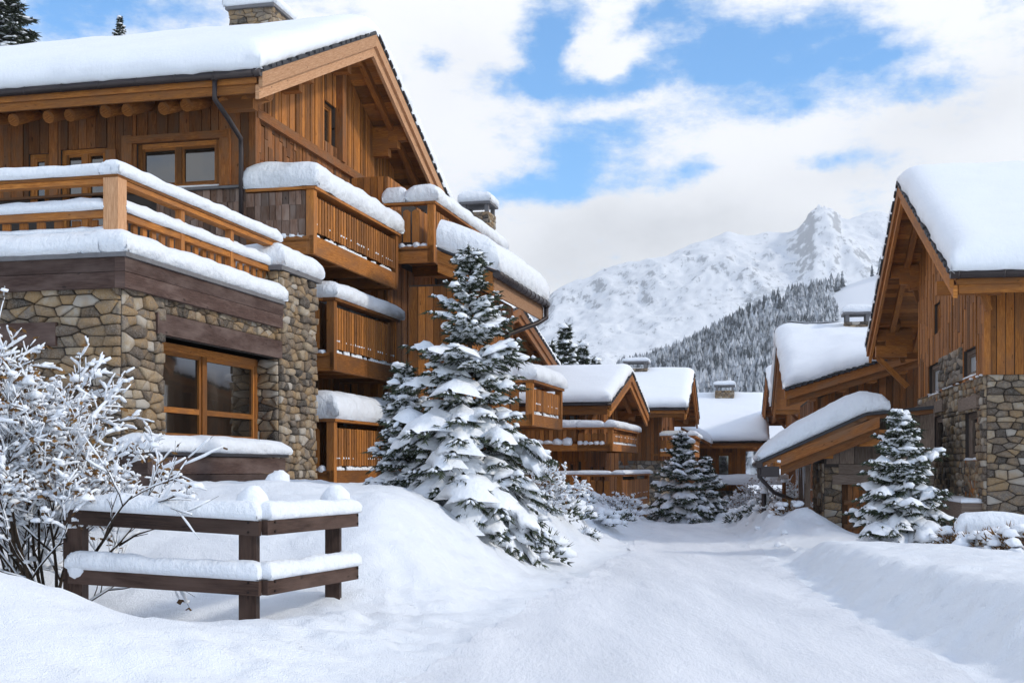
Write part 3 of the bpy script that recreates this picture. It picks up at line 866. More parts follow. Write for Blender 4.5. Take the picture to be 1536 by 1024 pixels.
def make_low_shrub(name, label, base, w, h, seed, group=None, green=True, d=None):
    """rounded garden shrub half buried: dark sprigs showing under heaps of snow"""
    random.seed(seed)
    root = thing(name, label, 'shrub', W0, base, group); d = d or w
    lf, sn = MB(), MB(); B = Vector(base)
    for i in range(int(260 * w)):
        a = rnd(0, 6.28); e = math.acos(rnd(0, 1)); k = rnd(.55, 1)
        p = B + Vector((math.cos(a) * math.sin(e) * w * k, math.sin(a) * math.sin(e) * d * k, math.cos(e) * h * k))
        u = (p - B).normalized() + Vector((rnd(-.5, .5), rnd(-.5, .5), rnd(-.2, .6))); u = u.normalized() * rnd(.08, .2)
        s = u.cross(Vector((rnd(-1, 1), rnd(-1, 1), rnd(-1, 1)))).normalized() * .02
        lf.tri(p - s, p + s, p + u, rnd(0, 1)); lf.tri(p - s, p + s, p + u * .8 + s * 4, rnd(0, 1))
    for i in range(int(34 * w) + 6):
        a = rnd(0, 6.28); e = math.acos(rnd(.15, 1))
        p = B + Vector((math.cos(a) * math.sin(e) * w * .9, math.sin(a) * math.sin(e) * d * .9, math.cos(e) * h * .95))
        s = rnd(.07, .2) * (.5 + .5 * w); sn.lump(p, s * 1.3, s, s * .7, amp=.35, rings=5, seg=8, rot=rnd(0, 3))
    part('foliage', lf, M['needle' if green else 'leaf'], root); part('snow_load', sn, M['tree_snow'], root)
    return root
# ------------------------------------------------------------------ ground, road, hills
def vnoise(x, y, seed=0):
    xi, yi = np.floor(x).astype(np.int64), np.floor(y).astype(np.int64)
    xf, yf = x - xi, y - yi
    def h(a, b):
        n = (a * 374761393 + b * 668265263 + seed * 974634777) & 0x7fffffff
        n = ((n ^ (n >> 13)) * 1274126177) & 0x7fffffff
        return ((n ^ (n >> 16)) & 0xffff) / 32767.5 - 1
    u, v = xf * xf * xf * (xf * (xf * 6 - 15) + 10), yf * yf * yf * (yf * (yf * 6 - 15) + 10)
    return (h(xi, yi) * (1 - u) + h(xi + 1, yi) * u) * (1 - v) + (h(xi, yi + 1) * (1 - u) + h(xi + 1, yi + 1) * u) * v
def vfbm(x, y, o=4, seed=0, gain=.5, ridge=False):
    a = np.zeros_like(x); s = 1.0
    for i in range(o):
        n = vnoise(x, y, seed + i * 17)
        if ridge: n = 1 - 2 * np.abs(n)
        a += n * s; s *= gain
        x, y = x * 1.93 + y * .31 + 5.2, y * 1.93 - x * .31 + 1.7
    return a
def nstep(a, b, x):
    t = np.clip((x - a) / (b - a), 0, 1); return t * t * (3 - 2 * t)

def road_l(y): return np.where(y < 27, -.95 + (y - 9.83) * .2066, 2.60 + (y - 27) * .15)
def road_r(y): return np.interp(y, [-14, 10, 14, 18, 21, 30, 60], [3.7, 3.80, 3.98, 4.35, 4.67, 5.6, 8.2])
def road_z(y): return -.012 * np.clip(y - 28, 0, 40)
def ground_h(x, y):
    x = np.asarray(x, float); y = np.asarray(y, float)
    wob = .16 * vnoise(y * .45, y * 0 + 3.3, 5) + .10 * vnoise(y * 1.3, y * 0, 9)
    l, r = road_l(y) + wob, road_r(y) + .8 * wob
    zl = np.interp(y, [0, 8, 10.5, 11.6, 12.4, 13.4, 14.3, 15.3, 16.8, 18.3, 21, 27, 33, 38, 44, 60, 70], [.34, .34, .30, .22, .20, .20, .36, .78, 1.20, 1.40, 1.42, 1.22, 1.05, .95, .75, .4, .25])
    sl = np.clip((l - x) / np.interp(y, [8, 12, 18, 26, 40], [2.2, 1.7, 2.5, 2.5, 2.3]), 0, 1)
    fl = sl * sl * (3 - 2 * sl)
    # the pile beside the fence: blunt nose towards the road
    hl = zl * fl
    # drift in the near left corner
    hl += .88 * np.exp(-(((x + 5.3) / 1.7) ** 2 + ((y - 9.7) / 1.35) ** 2))
    hl += .05 * np.exp(-(((x + 2.35) / 1.0) ** 2 + ((y - 11.3) / .75) ** 2))
    hl += .20 * np.exp(-(((x + 1.6) / .55) ** 2 + ((y - 16.2) / .9) ** 2)) + .16 * np.exp(-(((x + 3.0) / 1.3) ** 2 + ((y - 17.5) / .8) ** 2))
    hl -= .10 * np.exp(-(((x + 3.7) / .9) ** 2 + ((y - 12.7) / .5) ** 2))
    hl -= .55 * np.exp(-(((x + .7) / 1.0) ** 2 + ((y - 20.3) / 1.1) ** 2))
    hl += .35 * nstep(6, 10, -x) * nstep(13, 16, y)
    zr = np.interp(y, [0, 8, 12, 16, 19, 21.2, 22.4, 23.8, 26, 28, 30, 33, 36, 38, 50], [.50, .52, .58, .56, .50, .46, .30, .03, .0, .18, .42, .50, .45, .2, .1])
    wr = np.interp(y, [8, 12, 16, 21, 24, 30], [1.25, 1.0, .85, .7, .9, 1.0])
    sr = np.clip((x - r) / wr, 0, 1); fr_ = sr * sr * (3 - 2 * sr)
    hr = zr * fr_ * (1 - .12 * nstep(1.5, 4, x - r))
    hr *= 1 - .9 * nstep(7.0, 8.5, x) * nstep(26, 28, y)
    side = fl + fr_
    bank = 4 * np.clip(sl * (1 - sl), 0, .25) + 4 * np.clip(sr * (1 - sr), 0, .25)
    d = np.hypot(x, y)
    fade = 1 - nstep(45, 80, d)
    lumps = vfbm(x * 2.2, y * 2.2, 4, 3)
    clod = np.clip(vfbm(x * 4.3, y * 4.3, 3, 41), 0, 2) 
    h = hl + hr + fade * (side * .055 * vfbm(x * .8, y * .8, 3, 11) + bank * (1 + np.clip((y - 22) / 14, 0, 1.3)) * (.050 * lumps + .055 * clod + .026 * vfbm(x * 8.5, y * 8.5, 2, 83) + (.035 * np.clip(vfbm(x * 6.1, y * 6.1, 2, 85) - .3, 0, 1)))) + fade * side * .018 * vfbm(x * 5, y * 5, 3, 21) - fade * side * .05 * np.clip(vfbm(x * 2.6, y * 2.6, 2, 27) - .45, 0, 1)
    onroad = (1 - np.clip(side * 3, 0, 1)) * fade
    h += -onroad * .020 * (np.exp(-(((x - l) / (r - l) - .30) / .07) ** 2) + np.exp(-(((x - l) / (r - l) - .66) / .07) ** 2)) * (.7 + .5 * vfbm(x * 1.5, y * .4, 2, 71)) + onroad * (.009 * vfbm(x * 3.2, y * .6, 3, 31) + .006 * vfbm(x * 5, y * 3, 3, 33)) + .05 * np.exp(-((x - l - .1) / .35) ** 2) * fade * np.clip(vfbm(x * 3, y * 3, 3, 51) + .3, 0, 1) + .05 * np.exp(-((x - r + .1) / .4) ** 2) * fade * np.clip(vfbm(x * 3, y * 3, 3, 52) + .3, 0, 1)
    # rough heaps of ploughed snow at the bend
    heap = np.exp(-(((x - 6.75) / .75) ** 2 + ((y - 30.5) / 3.0) ** 2)) + .8 * np.exp(-(((x - 2.6) / 1.3) ** 2 + ((y - 41) / 3) ** 2)) + .9 * np.exp(-(((x - 9.4) / 1.4) ** 2 + ((y - 42) / 3) ** 2))
    h += heap * (.16 + .18 * np.clip(vfbm(x * 1.9, y * 1.9, 3, 61), -.4, 2))
    return h + road_z(y)
def gh(x, y): return float(ground_h(np.array([x]), np.array([y]))[0])

def spaced(a, b, d0, grow):
    out = [a]
    while out[-1] < b: out.append(out[-1] + d0 * (1 + grow * abs(out[-1] - a)))
    return out
def build_grid(name, xs, ys, hf, mat, kind='structure', mask=None):
    X, Y = np.meshgrid(np.array(xs), np.array(ys))
    Z = hf(X, Y)
    nr, nc = X.shape
    V = np.stack([X, Y, Z], -1).reshape(-1, 3)
    I = np.arange(nr * nc).reshape(nr, nc)
    Fc = np.stack([I[:-1, :-1], I[:-1, 1:], I[1:, 1:], I[1:, :-1]], -1).reshape(-1, 4)
    if mask is not None:
        k = mask(X, Y); Fc = Fc[(k[:-1, :-1] & k[1:, 1:] & k[:-1, 1:] & k[1:, :-1]).ravel()]
    me = bpy.data.meshes.new(name)
    me.vertices.add(len(V)); me.vertices.foreach_set("co", V.ravel())
    me.loops.add(Fc.size); me.loops.foreach_set("vertex_index", Fc.ravel().astype(np.int32))
    me.polygons.add(len(Fc)); me.polygons.foreach_set("loop_start", np.arange(0, Fc.size, 4, dtype=np.int32)); me.polygons.foreach_set("loop_total", np.full(len(Fc), 4, dtype=np.int32))
    me.polygons.foreach_set("use_smooth", np.ones(len(Fc), dtype=bool))
    me.update(calc_edges=True); me.validate()
    me.materials.append(mat)
    o = bpy.data.objects.new(name, me); COL.objects.link(o); o['kind'] = kind
    return o

ys = list(np.arange(-14, 6, .8)) + list(np.arange(6, 24, .075)) + list(np.arange(24, 46, .16)) + list(np.arange(46, 90, 1.2)) + list(np.geomspace(92, 2600, 30))
xs_r = list(np.arange(-8.5, 10.5, .085))
xs = [-2600, -900, -300, -120, -60] + list(np.arange(-40, -8.5, .9)) + xs_r + list(np.arange(10.6, 40, .9)) + [60, 120, 300, 900, 2600]
build_grid('snow_ground', xs, ys, ground_h, M['ground_snow'])

def mat_road():
    t = NT('packed_snow'); co = t.coord()
    n1 = t.noise(t.scale(co, (1, .22, 1)), 5, 4, .6); n2 = t.noise(t.scale(co, (1, .5, 1)), 22, 5, .75); n3 = t.noise(t.scale(co, (1, .12, 1)), 1.3, 2, .5)
    t.color(t.mix(t.ramp(n3, [(.35, (0, 0, 0)), (.7, (1, 1, 1))]), t.mix(n2, (.66, .685, .735), (.80, .82, .86)), t.mix(n2, (.82, .84, .885), (.90, .91, .94))))
    h = t.math('ADD', t.math('MULTIPLY', n1, .6), t.math('MULTIPLY', n2, .5))
    return t.set(.65, .3, t.bump(h, .9, .05))
M['road'] = mat_road()
# the packed carriageway: a sheet of its own 6 mm above the ground, following the same surface
yr = np.concatenate([np.arange(-10, 6, .5), np.arange(6, 24, .10), np.arange(24, 47, .2)])
u = np.linspace(0, 1, 44)
Yr, Ur = np.meshgrid(yr, u, indexing='ij')
wob = .16 * vnoise(Yr * .45, Yr * 0 + 3.3, 5) + .10 * vnoise(Yr * 1.3, Yr * 0, 9)
Xr = (road_l(Yr) + wob + .12) * (1 - Ur) + (road_r(Yr) + .8 * wob - .12) * Ur
mb = MB(); Zr = ground_h(Xr, Yr) + .008
mb.grid([[(Xr[i, j], Yr[i, j], Zr[i, j]) for j in range(len(u))] for i in range(len(yr))])
structure('snowy_road', mb, M['road'])

# distant valley side, forest hill and mountain
def ridge_h(px, d, pts):
    """height at distance d of a skyline given as picture columns and rows"""
    return EYE + (HZ - np.interp(px, [p[0] for p in pts], [p[1] for p in pts])) / F * d
MT = [(300, 600), (640, 560), (760, 490), (815, 452), (850, 428), (905, 396), (930, 392), (960, 386), (1000, 374), (1045, 358), (1090, 346), (1130, 352), (1180, 348), (1196, 340), (1212, 326), (1222, 312), (1236, 309), (1250, 311), (1262, 322), (1290, 320), (1330, 318), (1420, 330), (1600, 300), (1900, 330), (2300, 480)]
HL = [(880, 585), (930, 552), (980, 540), (1040, 512), (1110, 478), (1180, 450), (1250, 436), (1320, 412), (1400, 395), (1500, 380), (1900, 420), (2300, 560)]
def mountain_h(X, Y):
    px = CX + F * X / np.maximum(Y, 1)
    d0 = 1500.0
    top = ridge_h(px, d0, MT)
    s = (Y - 640) / (d0 - 640)
    prof = np.where(s < 1, np.clip(s, 0, 1) ** 1.25, 1 - .6 * (s - 1))
    n = vfbm(X * .006, Y * .006, 6, 3, .55) ; rg = vfbm(X * .010, Y * .005, 5, 9, .55, ridge=True)
    w = np.clip(s, 0, 1) * (1 - .72 * np.exp(-((s - 1) / .07) ** 2))
    return top * prof + w * (8 * n + 11 * rg + 2.5 * vfbm(X * .035, Y * .012, 4, 91, .6, ridge=True)) + 5 * np.exp(-((px - 1237) / 26) ** 2) * np.exp(-((s - 1) / .08) ** 2) * vfbm(X * .08, Y * .03, 3, 5, ridge=True) + (1 - w) * np.clip(s, 0, 1) * 5.0 * vfbm(X * .03, Y * .03, 4, 15) - 25 * (s < 0) - 3
def hill_h(X, Y):
    px = CX + F * X / np.maximum(Y, 1); d0 = 560.0
    top = ridge_h(px, d0, HL); s = (Y - 110) / (d0 - 110)
    prof = np.where(s < 1, np.clip(s, 0, 1) ** 1.5, 1 - .5 * (s - 1))
    return top * prof + np.clip(s, 0, 1) * 2.0 * vfbm(X * .02, Y * .02, 4, 77) - 6 * np.exp(-s * 40) - 2
def mat_mountain():
    t = NT('mountain_snow'); co = t.coord()
    geo = t.add('ShaderNodeNewGeometry').outputs['Normal']
    sep = t.add('ShaderNodeSeparateXYZ'); t.l.new(geo, sep.inputs[0])
    n1 = t.noise(t.scale(co, (1, .45, .8)), .035, 8, .72); n2 = t.noise(t.scale(co, (1.4, .7, .5)), .12, 6, .75); n3 = t.noise(co, .006, 3, .5)
    steep = t.math('SUBTRACT', 1.0, sep.outputs['Z'])
    k = t.math('ADD', t.math('MULTIPLY', steep, .75), t.math('ADD', t.math('MULTIPLY', n1, .62), t.math('MULTIPLY', n2, .85)))
    rock = t.ramp(k, [(.90, (0, 0, 0)), (.985, (1, 1, 1))])
    rc = t.mix(n2, (.15, .16, .18), (.42, .43, .45))
    wood = t.ramp(t.math('ADD', t.math('MULTIPLY', n3, .55), t.math('MULTIPLY', n2, .6)), [(.63, (0, 0, 0)), (.72, (1, 1, 1))])
    sepo = t.add('ShaderNodeSeparateXYZ'); t.l.new(co, sepo.inputs[0])
    low = t.ramp(t.math('DIVIDE', sepo.outputs['Z'], 300.0), [(.45, (1, 1, 1)), (.75, (0, 0, 0))])
    c = t.mix(t.math('MULTIPLY', rock, .75), (.86, .88, .91), rc)
    c = t.mix(t.math('MULTIPLY', t.math('MULTIPLY', wood, low), .7), c, (.13, .15, .16))
    t.color(c)
    return t.set(.85, .1, t.bump(t.math('ADD', n1, t.math('MULTIPLY', n2, .5)), .35, 4))
M['mountain'] = mat_mountain()
ym_ = list(np.linspace(640, 1640, 300))
um_ = np.linspace(-.35, .75, 520)
mm = MB(); YY, UU = np.meshgrid(np.array(ym_), um_, indexing='ij'); XX = UU * YY; ZZ = mountain_h(XX, YY)
mm.grid([[(XX[i, j], YY[i, j], ZZ[i, j]) for j in range(len(um_))] for i in range(len(ym_))])
structure('mountain', mm, M['mountain'])
M['hill'] = mat_snow('hill_snow', c=(.85, .87, .91), lump=.4, lscale=.05)
yh_ = np.linspace(110, 700, 80); uh_ = np.linspace(.04, .85, 120)
hm = MB(); YY, UU = np.meshgrid(yh_, uh_, indexing='ij'); XX = UU * YY; ZZ = hill_h(XX, YY)
hm.grid([[(XX[i, j], YY[i, j], ZZ[i, j]) for j in range(len(uh_))] for i in range(len(yh_))])
structure('hillside', hm, M['hill'])
MOUNT_TOP = float(mm and max(v.z for v in mm.v))
# the wood on the hillside: reads as one mass
def mat_forest():
    t = NT('snowy_conifers'); co = t.coord()
    geo = t.add('ShaderNodeNewGeometry').outputs['Normal']; sep = t.add('ShaderNodeSeparateXYZ'); t.l.new(geo, sep.inputs[0])
    n = t.noise(co, .9, 3, .6); big = t.noise(co, .03, 3, .5)
    k = t.math('ADD', t.math('ADD', t.math('MULTIPLY', t.tint(), .36), t.math('MULTIPLY', n, .45)), t.math('MULTIPLY', t.math('SUBTRACT', big, .32), .55))
    t.color(t.ramp(k, [(.22, (.022, .03, .03)), (.42, (.09, .10, .11)), (.55, (.36, .38, .41)), (.78, (.74, .76, .80))]))
    return t.set(.9, .1)
M['forest'] = mat_forest()
random.seed(11)
fb = MB()
def conifer(mb, p, h, r, tiers=4, seg=6):
    p = Vector(p); sh = rnd(0, 1)
    for k in range(tiers):
        f = k / tiers; zb, zt = h * (.08 + .86 * f), h * min(1, (.08 + .86 * (f + 1.75 / tiers)))
        rr = r * (1 - f) ** .8 + .03 * h; o = rnd(0, 6)
        ring = [p + Vector((math.cos(o + 6.283 * j / seg) * rr * rnd(.7, 1.2), math.sin(o + 6.283 * j / seg) * rr * rnd(.7, 1.2), zb + rnd(-.05, .05) * h)) for j in range(seg)]
        t_ = p + Vector((0, 0, zt))
        for j in range(seg):
            mb.tri(ring[j], ring[(j + 1) % seg], t_, min(1, max(0, sh * .6 + rnd(0, .55))))
count = 0
for i in range(16000):
    y = 150 + 430 * rnd(0, 1) ** .8; px = rnd(925, 1345); x = (px - CX) / F * y
    s = (y - 110) / 450
    py = HZ - (hill_h(np.array([x]), np.array([y]))[0] - EYE) / y * F
    # open ski run to the right, gaps inside the wood
    edge = 1262 - abs(py - 432) * .25 + 30 * nz(py * .03, 2)
    if px > edge and not (px > 1290 and py < 415 and rnd(0, 1) < .5): continue
    if nz(x * .035, y * .02, 5) < -.34: continue
    if rnd(0, 1) > .34 + .4 * (s > .5): continue
    h = rnd(5.0, 9.5) * (.55 + .45 * min(1, y / 450)); conifer(fb, (x, y, hill_h(np.array([x]), np.array([y]))[0] - .4), h, h * rnd(.13, .2))
    count += 1
    if count > 4200: break
wood = structure('snowy_forest', fb, M['forest'], 'stuff'); wood['label'] = 'grey green snow dusted conifer forest covering the hillside below the mountain'; wood['category'] = 'forest'
# ------------------------------------------------------------------ large chalet on the near side
LF = Frame(1220)
XV, XW = -11.19, -12.4
Y0, YM, Y1 = 24.05, 31.02, 38.0
ZE, ZA = 9.95, 13.07
big = thing('chalet', 'largest timber and stone chalet, with three snowy balconies above the fence', 'chalet', LF, (-12, 26, 0), 'snow covered chalets')
YF = 26.15                                                     # front wall
z_led = LF.z_at(283, -13, YF)
zrb = lambda y: ZA - (ZA - ZE) * abs(y - YM) / (YM - Y0)
# openings
wz0, wz1 = z_led + .06, LF.z_at(210, -13.5, YF)
wa, wb = LF.x_at(206, YF), LF.x_at(330, YF)
w2a, w2b = LF.x_at(92, YF), LF.x_at(162, YF)
w3a, w3b = LF.x_at(44, YF), LF.x_at(74, YF)
w2z = LF.z_at(219, -15.5, YF)
att = (YM - .55, YM + .25, LF.z_at(212, XW, 30.5), LF.z_at(150, XW, 30.5))
fholes = [(wa, wb, wz0, wz1), (w2a, w2b, wz0 - .9, w2z), (w3a, w3b, wz0 - .5, w2z - .05)]
dr = lambda a, b, z: (a, b, z, z + 2.0)
gholes = [(29.0, 30.6, 7.2, 8.9), (28.6, 30.0, 4.5, 6.3), (28.6, 30.0, 1.9, 3.9), (33.2, 34.4, 7.6, 9.6), att]
XB = -27.5
core = MB()
top = lambda y: zrb(y) - .16
backing(core, (XB, YF, 0), (1, 0, 0), (0, -1, 0), XW - XB - .29, -1, top(YF), [(a - XB, b - XB, c, d) for a, b, c, d in fholes], .28)
backing(core, (XW, YF, 0), (0, 1, 0), (1, 0, 0), 36 - YF, -1, top(36), [(a - YF, b - YF, c, d) for a, b, c, d in gholes], .28)
ga, gb = YF + .002, 35.998
e0 = top(YF)
core.hexa([(XW - .27, ga, e0 + .002), (XW - .001, ga, e0 + .002), (XW - .001, att[0], e0 + .002), (XW - .27, att[0], e0 + .002), (XW - .27, ga, e0 + .003), (XW - .001, ga, e0 + .003), (XW - .001, att[0], top(att[0])), (XW - .27, att[0], top(att[0]))], 0.0)
core.hexa([(XW - .27, att[1], e0 + .002), (XW - .001, att[1], e0 + .002), (XW - .001, gb, e0 - .05), (XW - .27, gb, e0 - .05), (XW - .27, att[1], top(att[1])), (XW - .001, att[1], top(att[1])), (XW - .001, gb, top(gb)), (XW - .27, gb, top(gb))], 0.0)
core.hexa([(XW - .27, att[0], att[3]), (XW - .001, att[0], att[3]), (XW - .001, att[1], att[3]), (XW - .27, att[1], att[3]), (XW - .27, att[0], top(att[0])), (XW - .001, att[0], top(att[0])), (XW - .001, att[1], top(att[1])), (XW - .27, att[1], top(att[1]))], 0.0)
core.box(XW - 1.6, XW - 1.5, 28, 35.5, 1, 11.5, 0.0)           # dim rooms behind the openings
core.box(XB, XW - 1.7, YF + 1.5, YF + 1.6, 0, 9.5, 0.0)
wall = part('wall', core, M['stone'], big)
cl = MB()
boards(cl, (XB, YF, 0), (1, 0, 0), (0, -1, 0), XW - XB, z_led, top(YF), [(a - XB, b - XB, c, d) for a, b, c, d in fholes], .26, .04)
part('cladding', cl, M['wood_mid'], wall)
cl = MB(); zmid = LF.z_at(258, XW, 30.0)
zmid = 9.62
boards(cl, (XW, YF, 0), (0, 1, 0), (1, 0, 0), 36 - YF, zmid + .22, lambda s: top(YF + s), [(a - YF, b - YF, c, d) for a, b, c, d in gholes], .17, .04)
part('cladding', cl, M['wood'], wall)
cl = MB()
boards(cl, (XW, YF, 0), (0, 1, 0), (1, 0, 0), 36 - YF, 5.0, lambda s: min(zmid, top(YF + s)), [(a - YF, b - YF, c, d) for a, b, c, d in gholes], .2, .05, broken=.75)
boards(cl, (XW, YF, 0), (0, 1, 0), (1, 0, 0), 36 - YF, -.6, 4.995, [(a - YF, b - YF, c, d) for a, b, c, d in gholes], .2, .05)
part('cladding', cl, M['wood_mid'], wall)
bm_ = MB()
bm_.box(XW, XW + .16, YF + .05, 36, zmid, zmid + .22, .7); bm_.box(XW + .002, XW + .22, YM + .26, YM + .50, zmid + .22, top(YM + .5) - .02, .8, axis=(0, 0, 1))
bm_.box(XW - .02, XW + .14, YF - .05, YF + .16, -.5, top(YF) - .02, .6, axis=(0, 0, 1))
bm_.box(XB, XW - .03, YF - .10, YF - .002, z_led + .0 - .001, z_led + .055, .3)
for a, b, c, d in fholes[:1]: bm_.box(a - .22, b + .22, YF - .12, YF - .043, d, d + .17, .8)
for xx in (wa - .22, wb + .16, w2b + .12): bm_.box(xx - .13, xx + .13, YF - .10, YF - .041, z_led + .06, wz1 + (.2 if xx > w2b + .5 else -.1), .9, axis=(0, 0, 1))
part('timber_frame', bm_, M['wood_mid'], wall)
lg = MB()                                                       # round log ends under the eave
for x in np.arange(XB + .4, XW - .2, 1.45):
    for dx in (0, .55):
        if rnd(0, 1) < .92: lg.tube([(x + dx, YF + .1, top(YF) - .62 + rnd(-.03, .03)), (x + dx, YF - .95, top(YF) - 1.05 + rnd(-.03, .03))], [.17, .145], 10, rnd(.6, 1))
part('log_end', lg, M['wood'], wall)
for (a, b, c, d), k, g in zip(fholes, (2, 2, 1), ('glass_sky', 'glass_sky', 'glass')):
    window(big, (0, YF, 0), (1, 0, 0), (0, -1, 0), a, b, c, d, k, .10, 'wood', .11, glass='glass')
for a, b, c, d in gholes[:4]:
    window(big, (XW, 0, 0), (0, 1, 0), (1, 0, 0), a, b, c, d, 2, .10, 'wood', .10)
window(big, (XW, 0, 0), (0, 1, 0), (1, 0, 0), *att, 1, .16, 'wood', .08, snow=False)
gable_roof(big, XV, -29.5, Y0, Y1, ZE, ZA, T=.62, xw=XW, ov_y=2.0, purlins=(.09, .27, .5, .73, .91), barge_h=(.34, .30), soft=.9, step=.3, ph=2.1)
cx = LF.x_at(388, 31.6); chimney(big, cx - .62, cx + .62, 31.1, 32.3, 12.4, LF.z_at(15, cx, 31.2), .40)
# apron of old shingles below the windows, flush with the first balcony
ap = MB(); xo1 = -10.78
xap = LF.x_at(236, YF - .15)
backing(ap, (xap, YF - .16, 0), (1, 0, 0), (0, -1, 0), XW - xap, 6.2, z_led - .06, [], .14, .3)
z = 6.2
while z < z_led - .1:
    boards(ap, (xap, YF - .16, 0), (1, 0, 0), (0, -1, 0), XW - xap, z, min(z + .40, z_led - .06), [], .17, .035 + .0); z += .37
part('shingle_apron', ap, M['wood_old'], wall)
lw = MB(); lw.box(xap - .1, XW, YF - .30, YF - .101, z_led - .055, z_led - .002, .4); part('sill_flashing', lw, M['cap_stone'], wall)

def near_panel(b, xi, xo, y, z0, z1):
    """closed end of the balcony, hung with old shingles"""
    p = MB(); p.box(xi, xo - .19, y + .02, y + .06, z0, z1, .4)
    z = z0
    while z < z1 - .1:
        boards(p, (xi, y + .02, 0), (1, 0, 0), (0, -1, 0), xo - .19 - xi, z, min(z + .36, z1), [], .17, .03); z += .34
    part('shingle_panel', p, M['wood_old'], b)
zr1, zf1 = 7.86, 6.42
b1 = balcony(big, XW + .01, xo1, 25.9, 31.7, zf1, zr1, .64, None, near_boards=False, fascia=.42)
near_panel(b1, XW + .0, xo1, 25.9, zf1 + .43, zr1 - .03)
b2 = balcony(big, XW + .01, xo1, 27.1, 31.7, 3.93, 5.55, .44, .75, fascia=.42)
b3 = balcony(big, XW + .01, xo1, 27.1, 31.7, 1.20, 2.75, .70, None, fascia=.42)
# pipes
gx = LF.x_at(322, 23.97)
px1 = LF.x_at(362, YF - .35)
downpipe(big, [(gx, 23.97, ZE - .13), (gx, 23.97, ZE - .55), (gx + .12, 24.3, ZE - .85), (px1, YF - .38, LF.z_at(208, px1, YF - .38)), (px1, YF - .36, LF.z_at(235, px1, YF)), (px1, YF - .36, LF.z_at(332, px1, YF))])

# ---- wing with the far upper balcony
XS = -9.88
wing = MB()
backing(wing, (-12.3, 32.25, 0), (1, 0, 0), (0, -1, 0), 1.0, -.8, 9.6, [], .25); wing.box(-11.55, -11.3, 32.26, 40, -.8, 9.6, 0.0)
ww = part('wall', wing, M['stone'], big)
c = MB(); boards(c, (-12.3, 32.25, 0), (1, 0, 0), (0, -1, 0), 1.0, -.6, 9.6, [], .2, .04); boards(c, (-11.3, 32.25, 0), (0, 1, 0), (1, 0, 0), 7.7, -.6, 9.6, [(1.2, 2.6, 7.3, 9.3), (4.4, 5.8, 7.3, 9.3)], .2, .04); part('cladding', c, M['wood'], ww)
balcony(big, -11.28, XS, 32.0, 39.7, 7.17, 8.74, .50, .80, fascia=.46)
# ---- low wing roof with its eave along the street
CE, CY0, CY1 = 6.37, 29.0, 34.75
XE, XI = -7.46, -8.85
rise = (XE - XI) * .42
cr = MB()
n = 11
for i in range(n):
    a, b = XE + (XI - XE) * i / n, XE + (XI - XE) * (i + .97) / n
    za_, zb_ = CE + (XE - a) * .42, CE + (XE - b) * .42
    cr.hexa([(a, CY0, za_ - .12), (b, CY0, zb_ - .12), (b, CY1, zb_ - .12), (a, CY1, za_ - .12), (a, CY0, za_ - .03), (b, CY0, zb_ - .03), (b, CY1, zb_ - .03), (a, CY1, za_ - .03)], axis=(0, 1, 0))
cro = part('porch_roof', cr, M['wood'], big)
g = MB(); g.hexa([(XE + .08, CY0 - .05, CE - .03), (XI, CY0 - .05, CE + rise - .0), (XI, CY1 + .05, CE + rise), (XE + .08, CY1 + .05, CE - .03), (XE + .08, CY0 - .05, CE + .03), (XI, CY0 - .05, CE + rise + .06), (XI, CY1 + .05, CE + rise + .06), (XE + .08, CY1 + .05, CE + .03)], .4)
part('slate_layer', g, M['slate'], cro)
for k in range(2):
    g = MB(); y = CY0 - .04 + k * .06; zo = -.02 - k * .24
    g.hexa([(XE, y, CE + zo - .28), (XI, y, CE + rise + zo - .28), (XI, y + .055, CE + rise + zo - .28), (XE, y + .055, CE + zo - .28), (XE, y, CE + zo), (XI, y, CE + rise + zo), (XI, y + .055, CE + rise + zo), (XE, y + .055, CE + zo)]); part('barge_board', g, M['wood'], cro)
g = MB(); g.box(XE - .05, XE, CY0 + .1, CY1, CE - .52, CE - .13); part('fascia_board', g, M['wood_pale'], cro)
g = MB(); g.tube([(XE + .10, CY0 - .05, CE - .06), (XE + .10, CY1 + .05, CE - .06)], .10, 10, .5)
for y in np.arange(CY0 + .3, CY1, .5): g.tube([(XE + .10, y, CE - .06), (XE + .10, y + .04, CE - .06)], .112, 10, .3)
part('gutter', g, M['gutter'], cro)
s = MB(); P, Ls, Lt = bilinear((XE + .1, CY0 - .05, CE + .03), (XI, CY0 - .05, CE + rise + .03), (XE + .1, CY1 + .1, CE + .03), (XI, CY1 + .1, CE + rise + .03))
snow_patch(s, P, Ls, Lt, .78, .5, .05, edges=(1, 0, 1, 1), step=.25, amp=.08); part('roof_snow', s, M['verge_snow'], cro)
lo_ = MB(); lo_.box(-9.9, -8.35, 30.0, 34.6, -.8, CE - .1, 0.0); lw_ = part('wall', lo_, M['stone'], big)
c = MB(); boards(c, (-9.9, 30.0, 0), (1, 0, 0), (0, -1, 0), 1.55, -.6, CE - .15, [], .2, .04); boards(c, (-8.35, 30.0, 0), (0, 1, 0), (1, 0, 0), 4.6, -.6, CE - .15, [], .2, .04); part('cladding', c, M['wood'], lw_)
balcony(big, -8.3, -6.95, 31.0, 34.9, 2.75, 3.85, .50, .8, fascia=.3)
downpipe(big, [(XE + .1, CY1 - .1, CE - .12), (XE + .1, CY1 - .1, CE - .45), (XE - .1, CY1 - .35, CE - .62), (-8.2, CY1 - 1.2, CE - 1.0), (-8.24, CY1 - 1.3, CE - 1.3), (-8.24, CY1 - 1.3, 3.9)], .07)

